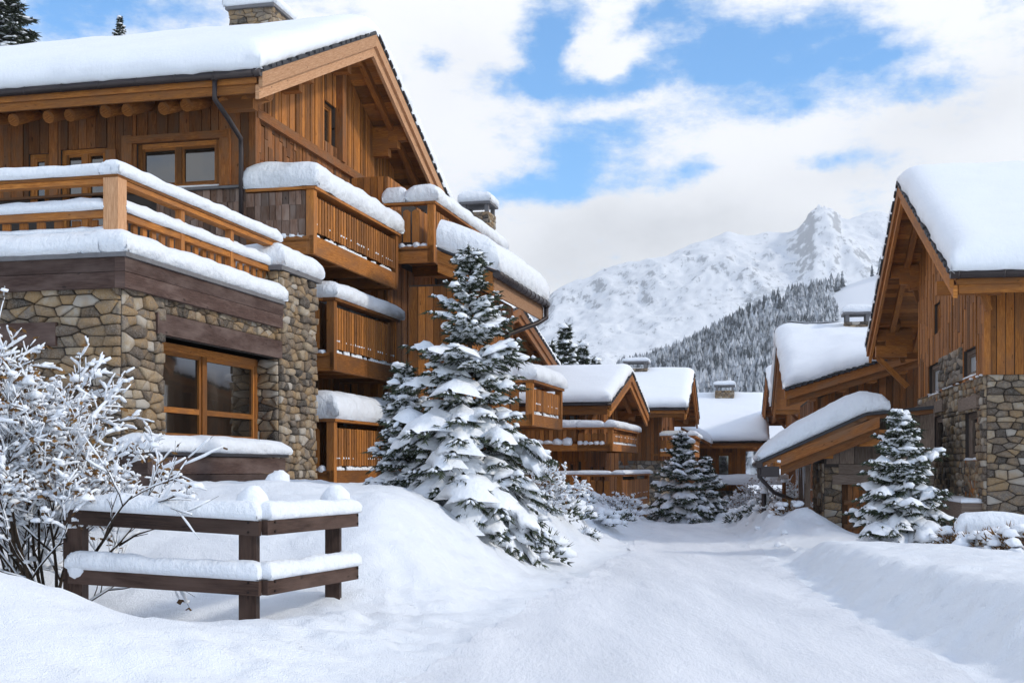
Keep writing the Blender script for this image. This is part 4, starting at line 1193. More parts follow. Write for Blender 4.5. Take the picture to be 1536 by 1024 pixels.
# ---- stone terrace in front, with the big glazed door and the pillar
TV = -10.6
TY0 = LF.y_at(182, TV)
py0, py1 = LF.y_at(418, TV), LF.y_at(472, TV)
wy0, wy1 = LF.y_at(243, TV) , py0
zfb, zft = LF.z_at(433, TV, TY0), LF.z_at(381, TV, TY0)        # fascia bottom / top
dz0, dz1 = LF.z_at(668, TV, LF.y_at(330, TV)), LF.z_at(508, TV, LF.y_at(262, TV))
xq = -20.0
t = MB()
hole = [(wy0 - TY0, wy1 - TY0, dz0, dz1)]
backing(t, (TV, TY0, 0), (0, 1, 0), (1, 0, 0), py0 - TY0 + .01, -.8, zfb + .1, hole, .5)
backing(t, (xq, TY0, 0), (1, 0, 0), (0, -1, 0), TV - xq - .51, -.8, zfb + .1, [(3.0, 5.5, 1.4, 3.6)], .5)
t.box(TV - 3.2, TV - 3.0, TY0 + .6, 26, -.5, zfb, 0.0)
tw = part('terrace_wall', t, M['stone'], big)
s = MB()
rubble(s, (TV, TY0, 0), (0, 1, 0), (1, 0, 0), wy0 - TY0, -.8, zfb + .08, [], .27, .07)
rubble(s, (TV, wy0, 0), (0, 1, 0), (1, 0, 0), wy1 - wy0, dz1 + .38, zfb + .08, [], .22, .05)
rubble(s, (TV, wy0, 0), (0, 1, 0), (1, 0, 0), wy1 - wy0, -.8, dz0 - .02, [], .25, .06)
rubble(s, (xq, TY0, 0), (1, 0, 0), (0, -1, 0), TV - xq, -.8, zfb + .08, [(3.0, 5.5, 1.4, 3.6)], .27, .07)
part('stone_facing', s, M['stone'], tw)
g = MB(); g.box(TV - .5, TV - .02, wy0 - .28, wy1 + .04, dz1 + .0, dz1 + .38, .6, axis=(0, 1, 0)); g.box(TV - .021, TV + .08, wy0 - .28, wy1 + .0, dz1 + .02, dz1 + .37, .75, axis=(0, 1, 0))
part('lintel_beam', g, M['wood_dark'], tw)
g = MB(); g.box(xq + 2.8, TV - 1.1, TY0 - .11, TY0 - .03, 3.62, 4.0, .7); part('lintel_beam', g, M['wood_dark'], tw)
window(big, (xq, TY0, 0), (1, 0, 0), (0, -1, 0), 3.0, 5.5, 1.4, 3.6, 2, .2, 'wood', .12)
dm = LF.z_at(632, TV - .5, 22)
window(big, (TV, 0, 0), (0, 1, 0), (1, 0, 0), wy0, wy1 - .02, dz0, dz1, 2, .50, 'wood', .14, transom=dz0 + .62, snow=False)
# pillar
zp = LF.z_at(425, TV, py1)
pw = .9
p = MB(); p.box(TV - pw, TV, py0, py1, -.8, zp, 0.0)
rubble(p, (TV, py0, 0), (0, 1, 0), (1, 0, 0), py1 - py0, -.8, zp - .01, [], .25, .07)
rubble(p, (TV - pw, py0, 0), (1, 0, 0), (0, -1, 0), pw, -.8, zp - .01, [], .25, .06)
pl = part('stone_pillar', p, M['stone'], big)
g = MB(); g.box(TV - pw - .1, TV + .12, py0 - .12, py1 + .12, zp, zp + .09, .5); part('cap_slab', g, M['cap_stone'], pl)
pillar_snow(pl, TV - pw - .08, TV + .14, py0 - .12, py1 + .12, zp + .09, .52, r=.38)
# fascia of dark planks, drip edge, snow on the terrace rim
zc = (zfb + zft) / 2 - .02
f = MB()
for a, b in ((zfb, zc - .008), (zc, zft - .07)):
    f.box(TV - .02, TV + .16, TY0 - .16, py0 - .12 if a > zfb else py0 - .15, a, b, rnd(.5, 1), axis=(0, 1, 0)); f.box(xq, TV - .021, TY0 - .162, TY0 - .0, a + .001, b, rnd(.4, .9), axis=(1, 0, 0))
part('fascia_board', f, M['wood_dark'], tw)
f = MB(); f.box(TV - .3, TV + .20, TY0 - .2, py0 - .13, zft - .068, zft, .5); f.box(xq, TV - .301, TY0 - .202, TY0 + .2, zft - .068, zft, .5); part('drip_edge', f, M['cap_stone'], tw)
f = MB(); f.box(xq, TV - .31, TY0 + .21, YF - .2, zft - .3, zft - .02, .5); f.box(TV - .305, TV - .02, TY0 + .21, py0 - .13, zft - .3, zft - .07, .5); part('terrace_floor', f, M['cap_stone'], tw)
sn = MB(); snow_patch(sn, lambda a, b: (TV + .20 - a, TY0 - .2 + b, zft), .75, py0 - .1 - TY0 + .2, .40, .3, .05, edges=(1, 1, 1, 1), step=.2, amp=.14)
part('rim_snow', sn, M['verge_snow'], tw)
sn = MB(); snow_patch(sn, lambda a, b: (xq + a, TY0 - .2 + b, zft), TV - xq - .25, .8, .40, .3, .05, edges=(0, 0, 1, 1), step=.2, amp=.14)
part('rim_snow', sn, M['verge_snow'], tw)
# railing
rz = LF.z_at(268, TV - .2, TY0 + .25); rm = LF.z_at(317, TV - .2, TY0 + .2); rb = LF.z_at(352, TV - .2, TY0 + .2)
rx, ry = TV - .22, TY0 + .18
ryE = py0 + .25
rl = MB(); rl.box(rx - .10, rx + .10, ry - .1, ryE, rz - .10, rz - .02, .9); rl.box(rx - .12, rx + .12, ry - .12, ryE, rz - .018, rz + .03, .2); rl.box(rx - .06, rx + .05, ry, ryE - .3, rm - .09, rm + .02, .8)
rl.box(xq, rx - .101, ry - .08, ry + .1, rz - .10, rz - .02, .9); rl.box(xq, rx - .121, ry - .11, ry + .12, rz - .018, rz + .03, .3); rl.box(xq, rx - .08, ry - .05, ry + .05, rm - .1, rm + .02, .8)
rail = part('railing', rl, M['wood'], big)
for y in [ry] + list(np.linspace(ry + 2.1, ryE - .1, 3)):
    q = MB(); k = .13 if y == ry else .06
    q.box(rx - k, rx + k, y - k, y + k, zft - .02, rz - (.105 if y > ry else .022), .95, axis=(0, 0, 1)); part('post', q, M['wood_pale' if y == ry else 'wood'], rail)
for x in np.arange(rx - 2.6, xq, -2.6):
    q = MB(); q.box(x - .07, x + .07, ry - .07, ry + .07, zft - .02, rz - .105, .7, axis=(0, 0, 1)); part('post', q, M['wood'], rail)
bs = MB()
y = ry + .3
while y < ryE - .2:
    bs.box(rx - .08, rx - .03, y, y + .14, zft, rm - .1, rnd(.3, 1), axis=(0, 0, 1)); y += .30
x = rx - .35
while x > xq:
    bs.box(x - .14, x, ry + .055, ry + .10, zft, rm - .11, rnd(.3, 1), axis=(0, 0, 1)); x -= .32
part('baluster_panel', bs, M['wood'], rail)
sn = MB(); w_ = .30
snow_patch(sn, lambda a, b: (rx + .15 - a, ry - .15 + b, rz + .03), .30, ryE - ry + .2, .25, .17, .03, step=.18, amp=.16, nfreq=1.5)
snow_patch(sn, lambda a, b: (xq + a, ry - .15 + b, rz + .03), rx - xq + .02, .30, .22, .17, .03, edges=(0, 0, 1, 1), step=.18, amp=.16, nfreq=1.5)
snow_patch(sn, lambda a, b: (rx + .10 - a, ry + .14 + b, rm + .02), .22, ryE - ry - .3, .23, .14, .03, step=.16, amp=.22, nfreq=1.7)
snow_patch(sn, lambda a, b: (xq + a, ry - .10 + b, rm + .02), rx - xq - .14, .22, .20, .14, .03, step=.16, amp=.25, nfreq=1.7)
snow_patch(sn, lambda a, b: (xq + a, ry - .10 + b, rb + .02), rx - xq - .14, .22, .12, .1, .03, step=.16, amp=.3, nfreq=2.2)
part('rail_snow', sn, M['verge_snow'], rail)
# plank planter under the glazed door
plx = TV + .62
ya, yb = LF.y_at(225, TV + .6), LF.y_at(428, plx)
zt = LF.z_at(682, plx, yb)
g = MB()
z = zt - .95
while z < zt - .05:
    h = min(.30, zt - .04 - z); g.box(plx - .06, plx + rnd(0, .015), ya, yb, z, z + h - .012, axis=(0, 1, 0)); g.box(TV, plx - .061, ya - .0, ya + .05, z, z + h - .012, axis=(1, 0, 0)); g.box(TV, plx - .061, yb - .05, yb, z, z + h - .012, axis=(1, 0, 0)); z += .30
pb = part('planter', g, M['wood_dark'], big)
g = MB(); g.box(TV + .02, plx + .05, ya - .05, yb + .05, zt - .05, zt, .5); part('cap_slab', g, M['slate'], pb)
pillar_snow(pb, TV + .05, plx + .06, ya - .05, yb + .06, zt, .30, r=.25)
# drop the second chimney of this row behind the far balcony
cx2, cy2 = LF.x_at(718, 44), 44.0

# ------------------------------------------------------------------ chalet hidden behind the porch
hd = thing('chalet', 'mostly hidden brown chalet whose steep eave end shows right of the dark gutter pipe', 'chalet', LF, (-12.5, 42, 0), 'snow covered chalets')
rf, zr_ = gable_roof(hd, -10.8, -17, 38.6, 53.4, 6.05, 7.75, T=.3, xw=-11.9, ov_y=1.2, gutter=False, barge='wood_mid', soft=.5)
simple_walls(hd, -11.9, -16.5, 40.2, 52.2, -.5, zr_, 6.05, wood='wood_mid')
chimney(hd, cx2 - .5, cx2 + .5, 43.5, 44.5, 6.4, LF.z_at(322, cx2, cy2), .42, open_cap=True)

# ------------------------------------------------------------------ middle chalets across the bend
def rake(y0, yv0, ym, yvm): pass
M1x = -7.12
m1 = thing('chalet', 'orange timber chalet with a wrap-around balcony, facing the road bend', 'chalet', LF, (-9, 46, .5), 'snow covered chalets')
y0, y1 = 44.6, 55.2
ze, za = LF.z_at(603, M1x, y0), LF.z_at(560, M1x, 49.9)
rf, zr_ = gable_roof(m1, M1x, -10.7, y0, y1, ze, za, T=.42, xw=-8.3, ov_y=1.1, barge='wood', purlins=(.1, .5, .9), gutter=True, braces=True, gr_=.05)
za1, zb1 = LF.z_at(640, -11, 45.7), LF.z_at(620, -11, 45.7)
fw = [(LF.x_at(836, 45.7), LF.x_at(866, 45.7), za1, zb1)]
fw2 = [(LF.x_at(852, 45.7), LF.x_at(864, 45.7), .75, 1.9), (LF.x_at(868, 45.7), LF.x_at(880, 45.7), .6, 1.9)]
gw = [(46.6, 47.5, 2.6, 3.9), (48.6, 50.2, 2.6, 4.0), (51.4, 52.4, 2.6, 3.9), (47.0, 47.8, .4, 1.7), (49.4, 50.4, .4, 1.7)]
simple_walls(m1, -8.3, -10.5, 45.7, 54.1, -.6, zr_, ze, gable_holes=gw, front_holes=fw + fw2)
for i, q in enumerate(fw + fw2): window(m1, (0, 45.7, 0), (1, 0, 0), (0, -1, 0), *q, 2 if i == 0 else 1, .08, 'wood_mid', .08, glass='blind' if i == 0 else 'glass', snow=False)
for q in gw: window(m1, (-8.3, 0, 0), (0, 1, 0), (1, 0, 0), *q, 2, .08, 'wood_mid', .08, snow=False)
bx1 = -7.0; by0 = 44.35
zrr, zff = LF.z_at(643, bx1, by0), LF.z_at(676, bx1, by0)
bal = balcony(m1, -8.28, bx1, by0, 51.0, zff, zrr, .28, .35, fascia=.26, slat=.14, gap=.02)
g = MB(); g.box(-10.6, -8.281, by0, by0 + .07, zff, zff + .26); g.box(-10.6, -8.281, by0 + .08, 45.65, zff + .12, zff + .2); g.box(-10.6, -8.285, by0 - .05, by0 + .18, zrr, zrr + .06); part('fascia_board', g, M['wood'], bal)
g = MB(); x = -8.32
while x > -10.5:
    g.box(x - .15, x, by0 + .01, by0 + .05, zff + .36, zrr - .02 - rnd(0, .02), rnd(.2, 1), axis=(0, 0, 1)); x -= .17
part('baluster_panel', g, M['wood'], bal)
s = MB(); snow_patch(s, flat(-10.6, by0 - .08, zrr + .06), 2.6, .34, .28, .18, .03, edges=(0, 1, 1, 1), step=.2, amp=.14)
for x in np.arange(-10.4, -8.5, .35): s.lump((x, by0 + .0, zff + .30), .22, .08, rnd(.06, .2), rings=4, seg=6)
part('snow_cap', s, M['verge_snow'], bal)
z2 = LF.z_at(714, bx1, by0)
bal2 = balcony(m1, -8.28, -6.6, 43.9, 51.5, z2 - 1.15, z2, .16, .4, fascia=.2, slat=.14, gap=.02)
g = MB(); g.box(-10.6, -8.281, 43.9, 43.97, z2 - 1.15, z2 - .95); g.box(-10.6, -8.285, 43.85, 44.05, z2, z2 + .06); part('fascia_board', g, M['wood'], bal2); g = MB(); x = -8.32
while x > -10.6: g.box(x - .15, x, 43.91, 43.95, z2 - .9, z2 - .02, rnd(.2, 1), axis=(0, 0, 1)); x -= .17
part('baluster_panel', g, M['wood'], bal2)
s = MB(); snow_patch(s, flat(-10.6, 43.82, z2 + .06), 2.6, .3, .14, .12, .03, edges=(0, 1, 1, 1), step=.2, amp=.2); part('snow_cap', s, M['verge_snow'], bal2)

F2 = Frame(1120)
m2x = F2.x_at(1030, 58.0)
m2 = thing('chalet', 'stone and timber chalet with a chimney just behind the wrap-around balcony chalet', 'chalet', F2, (m2x - 4, 62, 0), 'snow covered chalets')
y0, y1 = 58.0, 72.0
ze, za = F2.z_at(611, m2x, y0), F2.z_at(561, m2x, 65)
rf, zr_ = gable_roof(m2, m2x, m2x - 14, y0, y1, ze, za, T=.42, xw=m2x - 1.3, ov_y=1.3, barge='wood', purlins=(.12, .5, .88), gr_=.05)
gw = [(61, 62.2, 2.2, 3.6), (64.5, 65.6, 2.4, 3.8)]
simple_walls(m2, m2x - 1.3, m2x - 13.5, 59.4, 70.6, -.8, zr_, ze, stone_z=2.0, gable_holes=gw, front_holes=[(m2x - 4.5, m2x - 3.6, 1.6, 3.0), (m2x - 3.4, m2x - 2.4, -.1, 1.4)], stone='stone_grey', wood='wood_mid')
for q in gw: window(m2, (m2x - 1.3, 0, 0), (0, 1, 0), (1, 0, 0), *q, 1, .1, 'wood_mid', .1, snow=False)
for q in [(m2x - 4.5, m2x - 3.6, 1.6, 3.0), (m2x - 3.4, m2x - 2.4, -.1, 1.4)]: window(m2, (0, 59.4, 0), (1, 0, 0), (0, -1, 0), *q, 1, .15, 'wood_mid', .1, snow=False)
balcony(m2, m2x - 1.28, m2x + .3, 59.0, 66, F2.z_at(684, m2x, 59), F2.z_at(655, m2x, 59), .25, .4, fascia=.25, slat=.14, gap=.03)
cx = F2.x_at(955, 64.2); chimney(m2, cx - .55, cx + .55, 63.7, 64.7, 4.6, F2.z_at(553, cx, 64), .2, open_cap=True)

F3 = Frame(1120)
m3r = F3.x_at(1152, 78)
m3 = thing('chalet', 'wide chalet at the end of the street under one broad snowy roof', 'chalet', F3, (m3r - 6, 84, 0), 'snow covered chalets')
y0, y1 = 78.0, 94.0
ze, za = F3.z_at(661, m3r, y0), F3.z_at(598, m3r - 4, 86)
rf, zr_ = gable_roof(m3, m3r, m3r - 15, y0, y1, ze, za, T=.5, xw=m3r - 1.4, ov_y=1.3, barge='wood', purlins=(.12, .5, .88), gr_=.05)
fw = [(m3r - 3.2, m3r - 2.2, 1.0, 2.6), (m3r - 7.6, m3r - 6.8, 1.3, 2.5)]
simple_walls(m3, m3r - 1.4, m3r - 14, 79.4, 92.5, -1, zr_, ze, front_holes=fw, stone_z=.2, stone='stone_grey')
for q in fw: window(m3, (0, 79.4, 0), (1, 0, 0), (0, -1, 0), *q, 1, .1, 'wood', .14, snow=False)
zz = F3.z_at(703, m3r - 5, 76.5)
g = MB(); g.box(m3r - 11, m3r - 4.5, 76.5, 76.6, zz - 1.3, zz - 1.05); g.box(m3r - 11, m3r - 4.5, 76.62, 79.35, zz - 1.2, zz - 1.1); g.box(m3r - 11, m3r - 4.5, 76.45, 76.65, zz, zz + .08); x = m3r - 4.6
while x > m3r - 11: g.box(x - .2, x, 76.52, 76.58, zz - .95, zz - .03, rnd(.2, 1), axis=(0, 0, 1)); x -= .25
bt = part('balcony', g, M['wood'], m3)
s = MB(); snow_patch(s, flat(m3r - 11, 76.4, zz + .08), 6.5, .3, .25, .15, .04, step=.25, amp=.15); snow_patch(s, flat(m3r - 4.4, 76.4, zz - .95), 6, 3, .6, .4, .05, step=.4); part('snow_cap', s, M['verge_snow'], bt)
cx = F3.x_at(1087, 85); chimney(m3, cx - .6, cx + .6, 84.5, 85.7, 4.6, F3.z_at(586, cx, 85), .3, open_cap=True)
# small side roof at its left
g = MB(); xa_, xb_ = F3.x_at(1022, 76), F3.x_at(1066, 76); zt_, zl_ = F3.z_at(633, xa_, 76), F3.z_at(657, xb_, 76)
slab_quad(g, (xa_, 75.4, zt_ - .3), (xb_, 75.4, zl_ - .3), (xa_, 79, zt_ - .3), (xb_, 79, zl_ - .3), -.18, 0); g.box(xa_, xb_ - .8, 76, 79.3, -.5, zl_ - .5); pr = part('porch_roof', g, M['wood_mid'], m3)
s = MB(); P, Ls, Lt = bilinear((xa_, 75.35, zt_ - .3), (xb_, 75.35, zl_ - .3), (xa_, 79, zt_ - .3), (xb_, 79, zl_ - .3)); snow_patch(s, P, Ls, Lt, .55, .4, .08, step=.3); part('roof_snow', s, M['roof_snow'], pr)

# ------------------------------------------------------------------ chalets on the other side
RF = Frame(1100)
D1 = 26.0
xv = RF.local(*at(1428, 405, D1)[:2])[0]; ye0 = RF.local(*at(1428, 405, D1)[:2])[1]
ye1 = ye0 + 15.6; zE = at(1428, 408, D1)[2]
ymr = RF.y_at(1350, xv); ye1 = 2 * ymr - ye0
zA = RF.z_at(276, xv, ymr)
r1 = thing('chalet', 'tall chalet with orange boards over rough stone, behind the small fir', 'chalet', RF, (xv + 1, ye0 + 1.6, .3), 'snow covered chalets')
xw1 = xv + 1.0; yw0 = RF.y_at(1480, xw1)
rf, zr_ = gable_roof(r1, xv, xv + 13, ye0, ye1, zE, zA, T=.62, xw=xw1, ov_y=yw0 - ye0, barge='wood', purlins=(.08, .29, .5, .71, .92), barge_h=(.32, .26), soft=.9, step=.3, braces=True, ph=1.9)
zst = RF.z_at(562, xw1, yw0)
gz = lambda py, px: RF.z_at(py, xw1, RF.y_at(px, xw1))
gy = lambda px: RF.y_at(px, xw1)
H = [(gy(1466), gy(1446), gz(566, 1455), gz(524, 1455)), (gy(1411), gy(1394), gz(592, 1402), gz(546, 1402)),
     (gy(1468), gy(1448), gz(690, 1458), gz(618, 1458)), (gy(1416), gy(1400), gz(682, 1408), gz(624, 1408)), (gy(1472), gy(1450), gz(800, 1461), gz(762, 1461)),
     (gy(1412), gy(1402), gz(500, 1406), gz(455, 1406))]
simple_walls(r1, xw1, xv + 12, yw0, gy(1379), -.8, zr_, zE, stone_z=zst, gable_holes=H, front_holes=[], size=.25, broken=1.1, bw=.17, ym=ymr)
for k, q in enumerate(H): window(r1, (xw1, 0, 0), (0, 1, 0), (-1, 0, 0), *q, 1, .14, 'grey_wood' if k < 5 else 'wood', .10, glass='blind' if k in (0, 1) else 'glass', snow=k < 5)
# stone rising between the two upper windows, timber lintels and a plank box below
s = MB(); ya, yb = gy(1446), gy(1412); zs2 = gz(528, 1430)
rubble(s, (xw1 - .03, ya + .05, 0), (0, 1, 0), (-1, 0, 0), yb - ya - .1, zst + .05, zs2, [], .3, .05); part('stone_facing', s, M['stone_grey'], r1)
for a, b, z in ((gy(1470), gy(1446), gz(613, 1458)), (gy(1418), gy(1398), gz(618, 1408))):
    g = MB(); g.box(xw1 - .11, xw1 - .02, a - .15, b + .2, z - .02, z + .28, .7); part('lintel_beam', g, M['grey_wood'], r1)
ya, yb = gy(1478), gy(1446); z = gz(752, 1461)
g = MB(); g.box(xw1 - .5, xw1 - .03, ya, yb, z - .35, z, .6); g.box(xw1 - .5, xw1 - .03, ya + .1, yb - .1, z - .55, z - .345, .5); part('planter', g, M['grey_wood'], r1)
s = MB(); snow_patch(s, flat(xw1 - .5, ya, z), .45, yb - ya, .10, .1, .02, step=.15, amp=.3); 
for i in range(12):
    y = rnd(yw0, yw0 + 8); zz = zst + rnd(-.1, .04)
    s.lump((xw1 - .09, y, zst), .05, rnd(.06, .2), rnd(.02, .04), rings=4, seg=6)
for i in range(14):
    s.lump((xw1 + rnd(0, 6), yw0 - .07, zst + rnd(-.6, .0)), rnd(.05, .16), .05, rnd(.02, .06), amp=.4, rings=4, seg=6)
part('snow_ledge', s, M['tree_snow'], r1)
yb = ye0 + (ye1 - ye0) * .86
g = MB(); g.box(xw1 - 1.0, xw1 - .05, yb - .12, yb + .12, zE - .55, zE - .2, .7); g.beam((xw1 - .95, yb, zE - .55), (xw1 - .02, yb, zE - 1.5), .16, .16); part('bracket', g, M['wood'], r1)
g = MB(); g.box(xw1 - 1.0, xw1 - .05, ye0 + 2.0, ye0 + 2.2, zE - .2, zE + .1, .7); part('bracket', g, M['wood'], r1)

# house behind it, its roof drooping to a cross gable
GF = Frame(1085)
ey = GF.local(*at(1180, 585, 44)[:2]); gx0, gy0 = ey
A = (gx0, gy0, at(1180, 585, 44)[2])
hs = 6.35
apx = (gx0, gy0 + hs); zC = GF.z_at(507, gx0, gy0 + hs)
xBr = GF.x_at(1384, gy0); zB = GF.z_at(523, xBr, gy0)
B = (xBr, gy0, zB); C = (gx0, gy0 + hs, zC); Dd = (xBr + .5, gy0 + hs, zC - .1)
Fa = (gx0, gy0 + 2 * hs, A[2]); Fb = (xBr, gy0 + 2 * hs, A[2])
r2 = thing('chalet', 'red brown boarded chalet behind the shed, its eave rising to one side', 'chalet', GF, (gx0 + 2, gy0 + 3, 0), 'snow covered chalets')
g = MB(); slab_quad(g, A, B, C, Dd, -.12, -.02, axis=(1, 0, 0)); slab_quad(g, Fa, Fb, C, Dd, -.12, -.021, axis=(1, 0, 0)); rf2 = part('roof', g, M['wood'], r2)
g = MB(); up = lambda p, d, e=0, f=0: (p[0] + e, p[1] + f, p[2] + d)
slab_quad(g, up(A, 0, -.08, -.08), up(B, 0, 0, -.08), up(C, 0, -.08), Dd, -.018, .05, .4); slab_quad(g, up(Fa, 0, -.08), Fb, up(C, 0, -.08), Dd, -.018, .049, .4)
for i in range(22):
    f = i / 22; p = Vector(A) * (1 - f) + Vector(B) * f; g.box(p.x - .07, p.x + .07, p.y - .12, p.y + .1, p.z - .02, p.z + .09, .5)
part('slate_layer', g, M['slate'], rf2)
for p, q in ((A, C), (Fa, C)):
    for k in range(2):
        g = MB(); e = -.05 + .08 * k; o = -.03 - .26 * k
        g.hexa([(p[0] + e, p[1], p[2] + o - .28), (p[0] + e + .07, p[1], p[2] + o - .28), (q[0] + e + .07, q[1], q[2] + o - .28), (q[0] + e, q[1], q[2] + o - .28), (p[0] + e, p[1], p[2] + o), (p[0] + e + .07, p[1], p[2] + o), (q[0] + e + .07, q[1], q[2] + o), (q[0] + e, q[1], q[2] + o)]); part('barge_board', g, M['wood'], rf2)
for k in range(2):                                               # front verge boards rising to the side
    g = MB(); y = gy0 - .03 + k * .08; o = -.03 - .24 * k
    m_ = tuple((Vector(A) + Vector(B)) / 2)
    g.hexa([(A[0], y, A[2] + o - .3), (B[0], y, B[2] + o - .3), (B[0], y + .07, B[2] + o - .3), (A[0], y + .07, A[2] + o - .3), (A[0], y, A[2] + o), (B[0], y, B[2] + o), (B[0], y + .07, B[2] + o), (A[0], y + .07, A[2] + o)]); part('barge_board', g, M['wood_mid'], rf2)
s = MB(); P, Ls, Lt = bilinear(up(A, .05, -.08, -.08), up(B, .05, 0, -.08), up(C, .05, -.08), up(Dd, .05))
snow_patch(s, P, Ls, Lt, .62, .55, .08, edges=(1, 0, 1, 0), step=.3, amp=.22, nfreq=.7)
P, Ls, Lt = bilinear(up(Fa, .05, -.08), up(Fb, .05), up(C, .05, -.08), up(Dd, .05)); snow_patch(s, P, Ls, Lt, .62, .6, .08, edges=(1, 0, 1, 0), step=.4, amp=.1)
part('roof_snow', s, M['roof_snow'], rf2)
wx, wy = GF.x_at(1222, gy0 + 1.2), gy0 + 1.2
w = MB(); zw = A[2] - .1; wx1 = GF.x_at(1378, wy)
w.box(wx, wx1, wy, wy + .3, -.8, zw + .1, 0.0); w.hexa([(wx, wy, zw + .1), (wx1, wy, zw + .1), (wx1, wy + .3, zw + .1), (wx, wy + .3, zw + .1), (wx, wy, zw + .11), (wx1, wy, zB - .3), (wx1, wy + .3, zB - .3), (wx, wy + .3, zw + .11)], 0.0)
wh = [(.9, 1.7, zw - 1.9, zw - .9)]
backing(w, (wx, wy + .301, 0), (0, 1, 0), (-1, 0, 0), 8.2, -.8, zw - .0, wh, .28)
wl = part('wall', w, M['stone'], r2)
c = MB(); boards(c, (wx, wy, 0), (1, 0, 0), (0, -1, 0), wx1 - wx, -.5, lambda s: zw + (zB - zw) * s / (wx1 - wx) - .2, [], .26, .03); boards(c, (wx, wy + .3, 0), (0, 1, 0), (-1, 0, 0), 8, -.5, zw - .1, wh, .22, .03); c.box(wx - .05, wx + .1, wy - .05, wy + .1, -.5, zw, .8, axis=(0, 0, 1))
part('cladding', c, M['wood_mid'], wl)
window(r2, (wx, wy + .3, 0), (0, 1, 0), (-1, 0, 0), .9, 1.7, zw - 1.9, zw - .9, 1, .1, 'wood_pale', .1)
g = MB()
for i, x in enumerate(np.linspace(gx0 + .9, xBr - .6, 4)):
    zz = A[2] + (zB - A[2]) * (x - gx0) / (xBr - gx0); g.box(x - .13, x + .13, gy0 + .12, wy + .1, zz - .62, zz - .28, .6, axis=(0, 1, 0))
part('purlin', g, M['wood'], rf2)
cx, cy = GF.x_at(1285, gy0 + 5.4), gy0 + 5.4
chimney(r2, cx - .46, cx + .46, cy - .42, cy + .42, zC - .7, GF.z_at(484, cx, cy), .34, open_cap=True)

# third chalet, edge-on beyond
TF = Frame(1090)
tx, ty = TF.local(*at(1159, 606, 63)[:2])
r3 = thing('chalet', 'narrow glimpse of a chalet whose snowy roof end peeks out behind the red brown chalet', 'chalet', TF, (tx + 3, ty + 3, 0), 'snow covered chalets')
zE3, zA3 = at(1159, 608, 63)[2], TF.z_at(560, tx, ty + 9)
rf, zr_ = gable_roof(r3, tx, tx + 12, ty, ty + 18, zE3, zA3, T=.6, xw=tx + 1.4, ov_y=1.3, barge='wood', purlins=(.12, .5, .88), braces=True)
simple_walls(r3, tx + 1.4, tx + 11.5, ty + 1.4, ty + 16.6, -1, zr_, zE3, gable_holes=[(ty + 4, ty + 5, 2, 3.3)], ym=ty + 9)
window(r3, (tx + 1.4, 0, 0), (0, 1, 0), (-1, 0, 0), ty + 4, ty + 5, 2, 3.3, 1, .1, 'wood_mid', .1)
balcony(r3, tx + 1.38, tx + .1, ty + 1.5, ty + 12, 1.6, 2.8, .25, .4)

# ---- lean-to shed
SF = Frame(1095)
sy = 31.2
eL = (SF.x_at(1143, sy), SF.z_at(693, SF.x_at(1143, sy), sy)); eM = (SF.x_at(1300, sy), SF.z_at(622, SF.x_at(1300, sy), sy)); eR = (SF.x_at(1400, sy), SF.z_at(612, SF.x_at(1400, sy), sy))
sd = thing('shed', 'low stone lean-to shed with a plank door beside the small fir', 'shed', SF, (eL[0] + 2, sy + 1, 0))
yB_ = sy + 5.0
g = MB()
for (a, b) in ((eL, eM), (eM, eR)): slab_quad(g, (a[0], sy, a[1]), (b[0], sy, b[1]), (a[0], yB_, a[1]), (b[0], yB_, b[1]), -.12, -.02, axis=(0, 1, 0))
ro = part('roof', g, M['wood_mid'], sd)
g = MB()
slab_quad(g, (eL[0] - .08, sy - .08, eL[1] - .03), (eM[0], sy - .08, eM[1]), (eL[0] - .08, yB_, eL[1] - .03), (eM[0], yB_, eM[1]), -.018, .06, .4); slab_quad(g, (eM[0], sy - .08, eM[1]), (eR[0], sy - .08, eR[1]), (eM[0], yB_, eM[1]), (eR[0], yB_, eR[1]), -.018, .06, .4)
part('slate_layer', g, M['slate'], ro)
for k in range(2):
    g = MB(); y = sy - .03 + k * .09; o = -.03 - .23 * k
    xs_ = eL[0] + .45
    f_ = (xs_ - eL[0]) / (eM[0] - eL[0]); zs_ = eL[1] + (eM[1] - eL[1]) * f_
    g.hexa([(xs_, y, zs_ + o - .27), (eM[0] + .3, y, eM[1] + o - .27), (eM[0] + .3, y + .08, eM[1] + o - .27), (xs_, y + .08, zs_ + o - .27), (xs_, y, zs_ + o), (eM[0] + .3, y, eM[1] + o), (eM[0] + .3, y + .08, eM[1] + o), (xs_, y + .08, zs_ + o)]); part('barge_board', g, M['wood_mid'], ro)
g = MB(); g.tube([(eL[0] - .07, sy - .1, eL[1] - .05), (eL[0] - .07, yB_, eL[1] - .05)], .09, 10, .5); g.tube([(eL[0] - .07, sy, eL[1] - .1), (eL[0] - .07, sy + .02, eL[1] - .35), (eL[0] + .3, sy + .5, eL[1] - .75), (eL[0] + .95, sy + .95, eL[1] - 1.0)], .05, 8, .4); g.box(eL[0] - .02, eL[0] + .42, sy + .0, sy + .06, eL[1] - .36, eL[1] - .1, .5); part('gutter', g, M['gutter'], ro)
s = MB()
k1 = math.hypot(eM[0] - eL[0], eM[1] - eL[1]); k2 = math.hypot(eR[0] - eM[0], eR[1] - eM[1]); 
def PS(a, t):
    if a <= k1: f = a / k1; return (eL[0] + (eM[0] - eL[0]) * f - .05, sy - .05 + t, eL[1] + (eM[1] - eL[1]) * f + .05)
    f = (a - k1) / k2; return (eM[0] + (eR[0] - eM[0]) * f - .05, sy - .05 + t, eM[1] + (eR[1] - eM[1]) * f + .05)
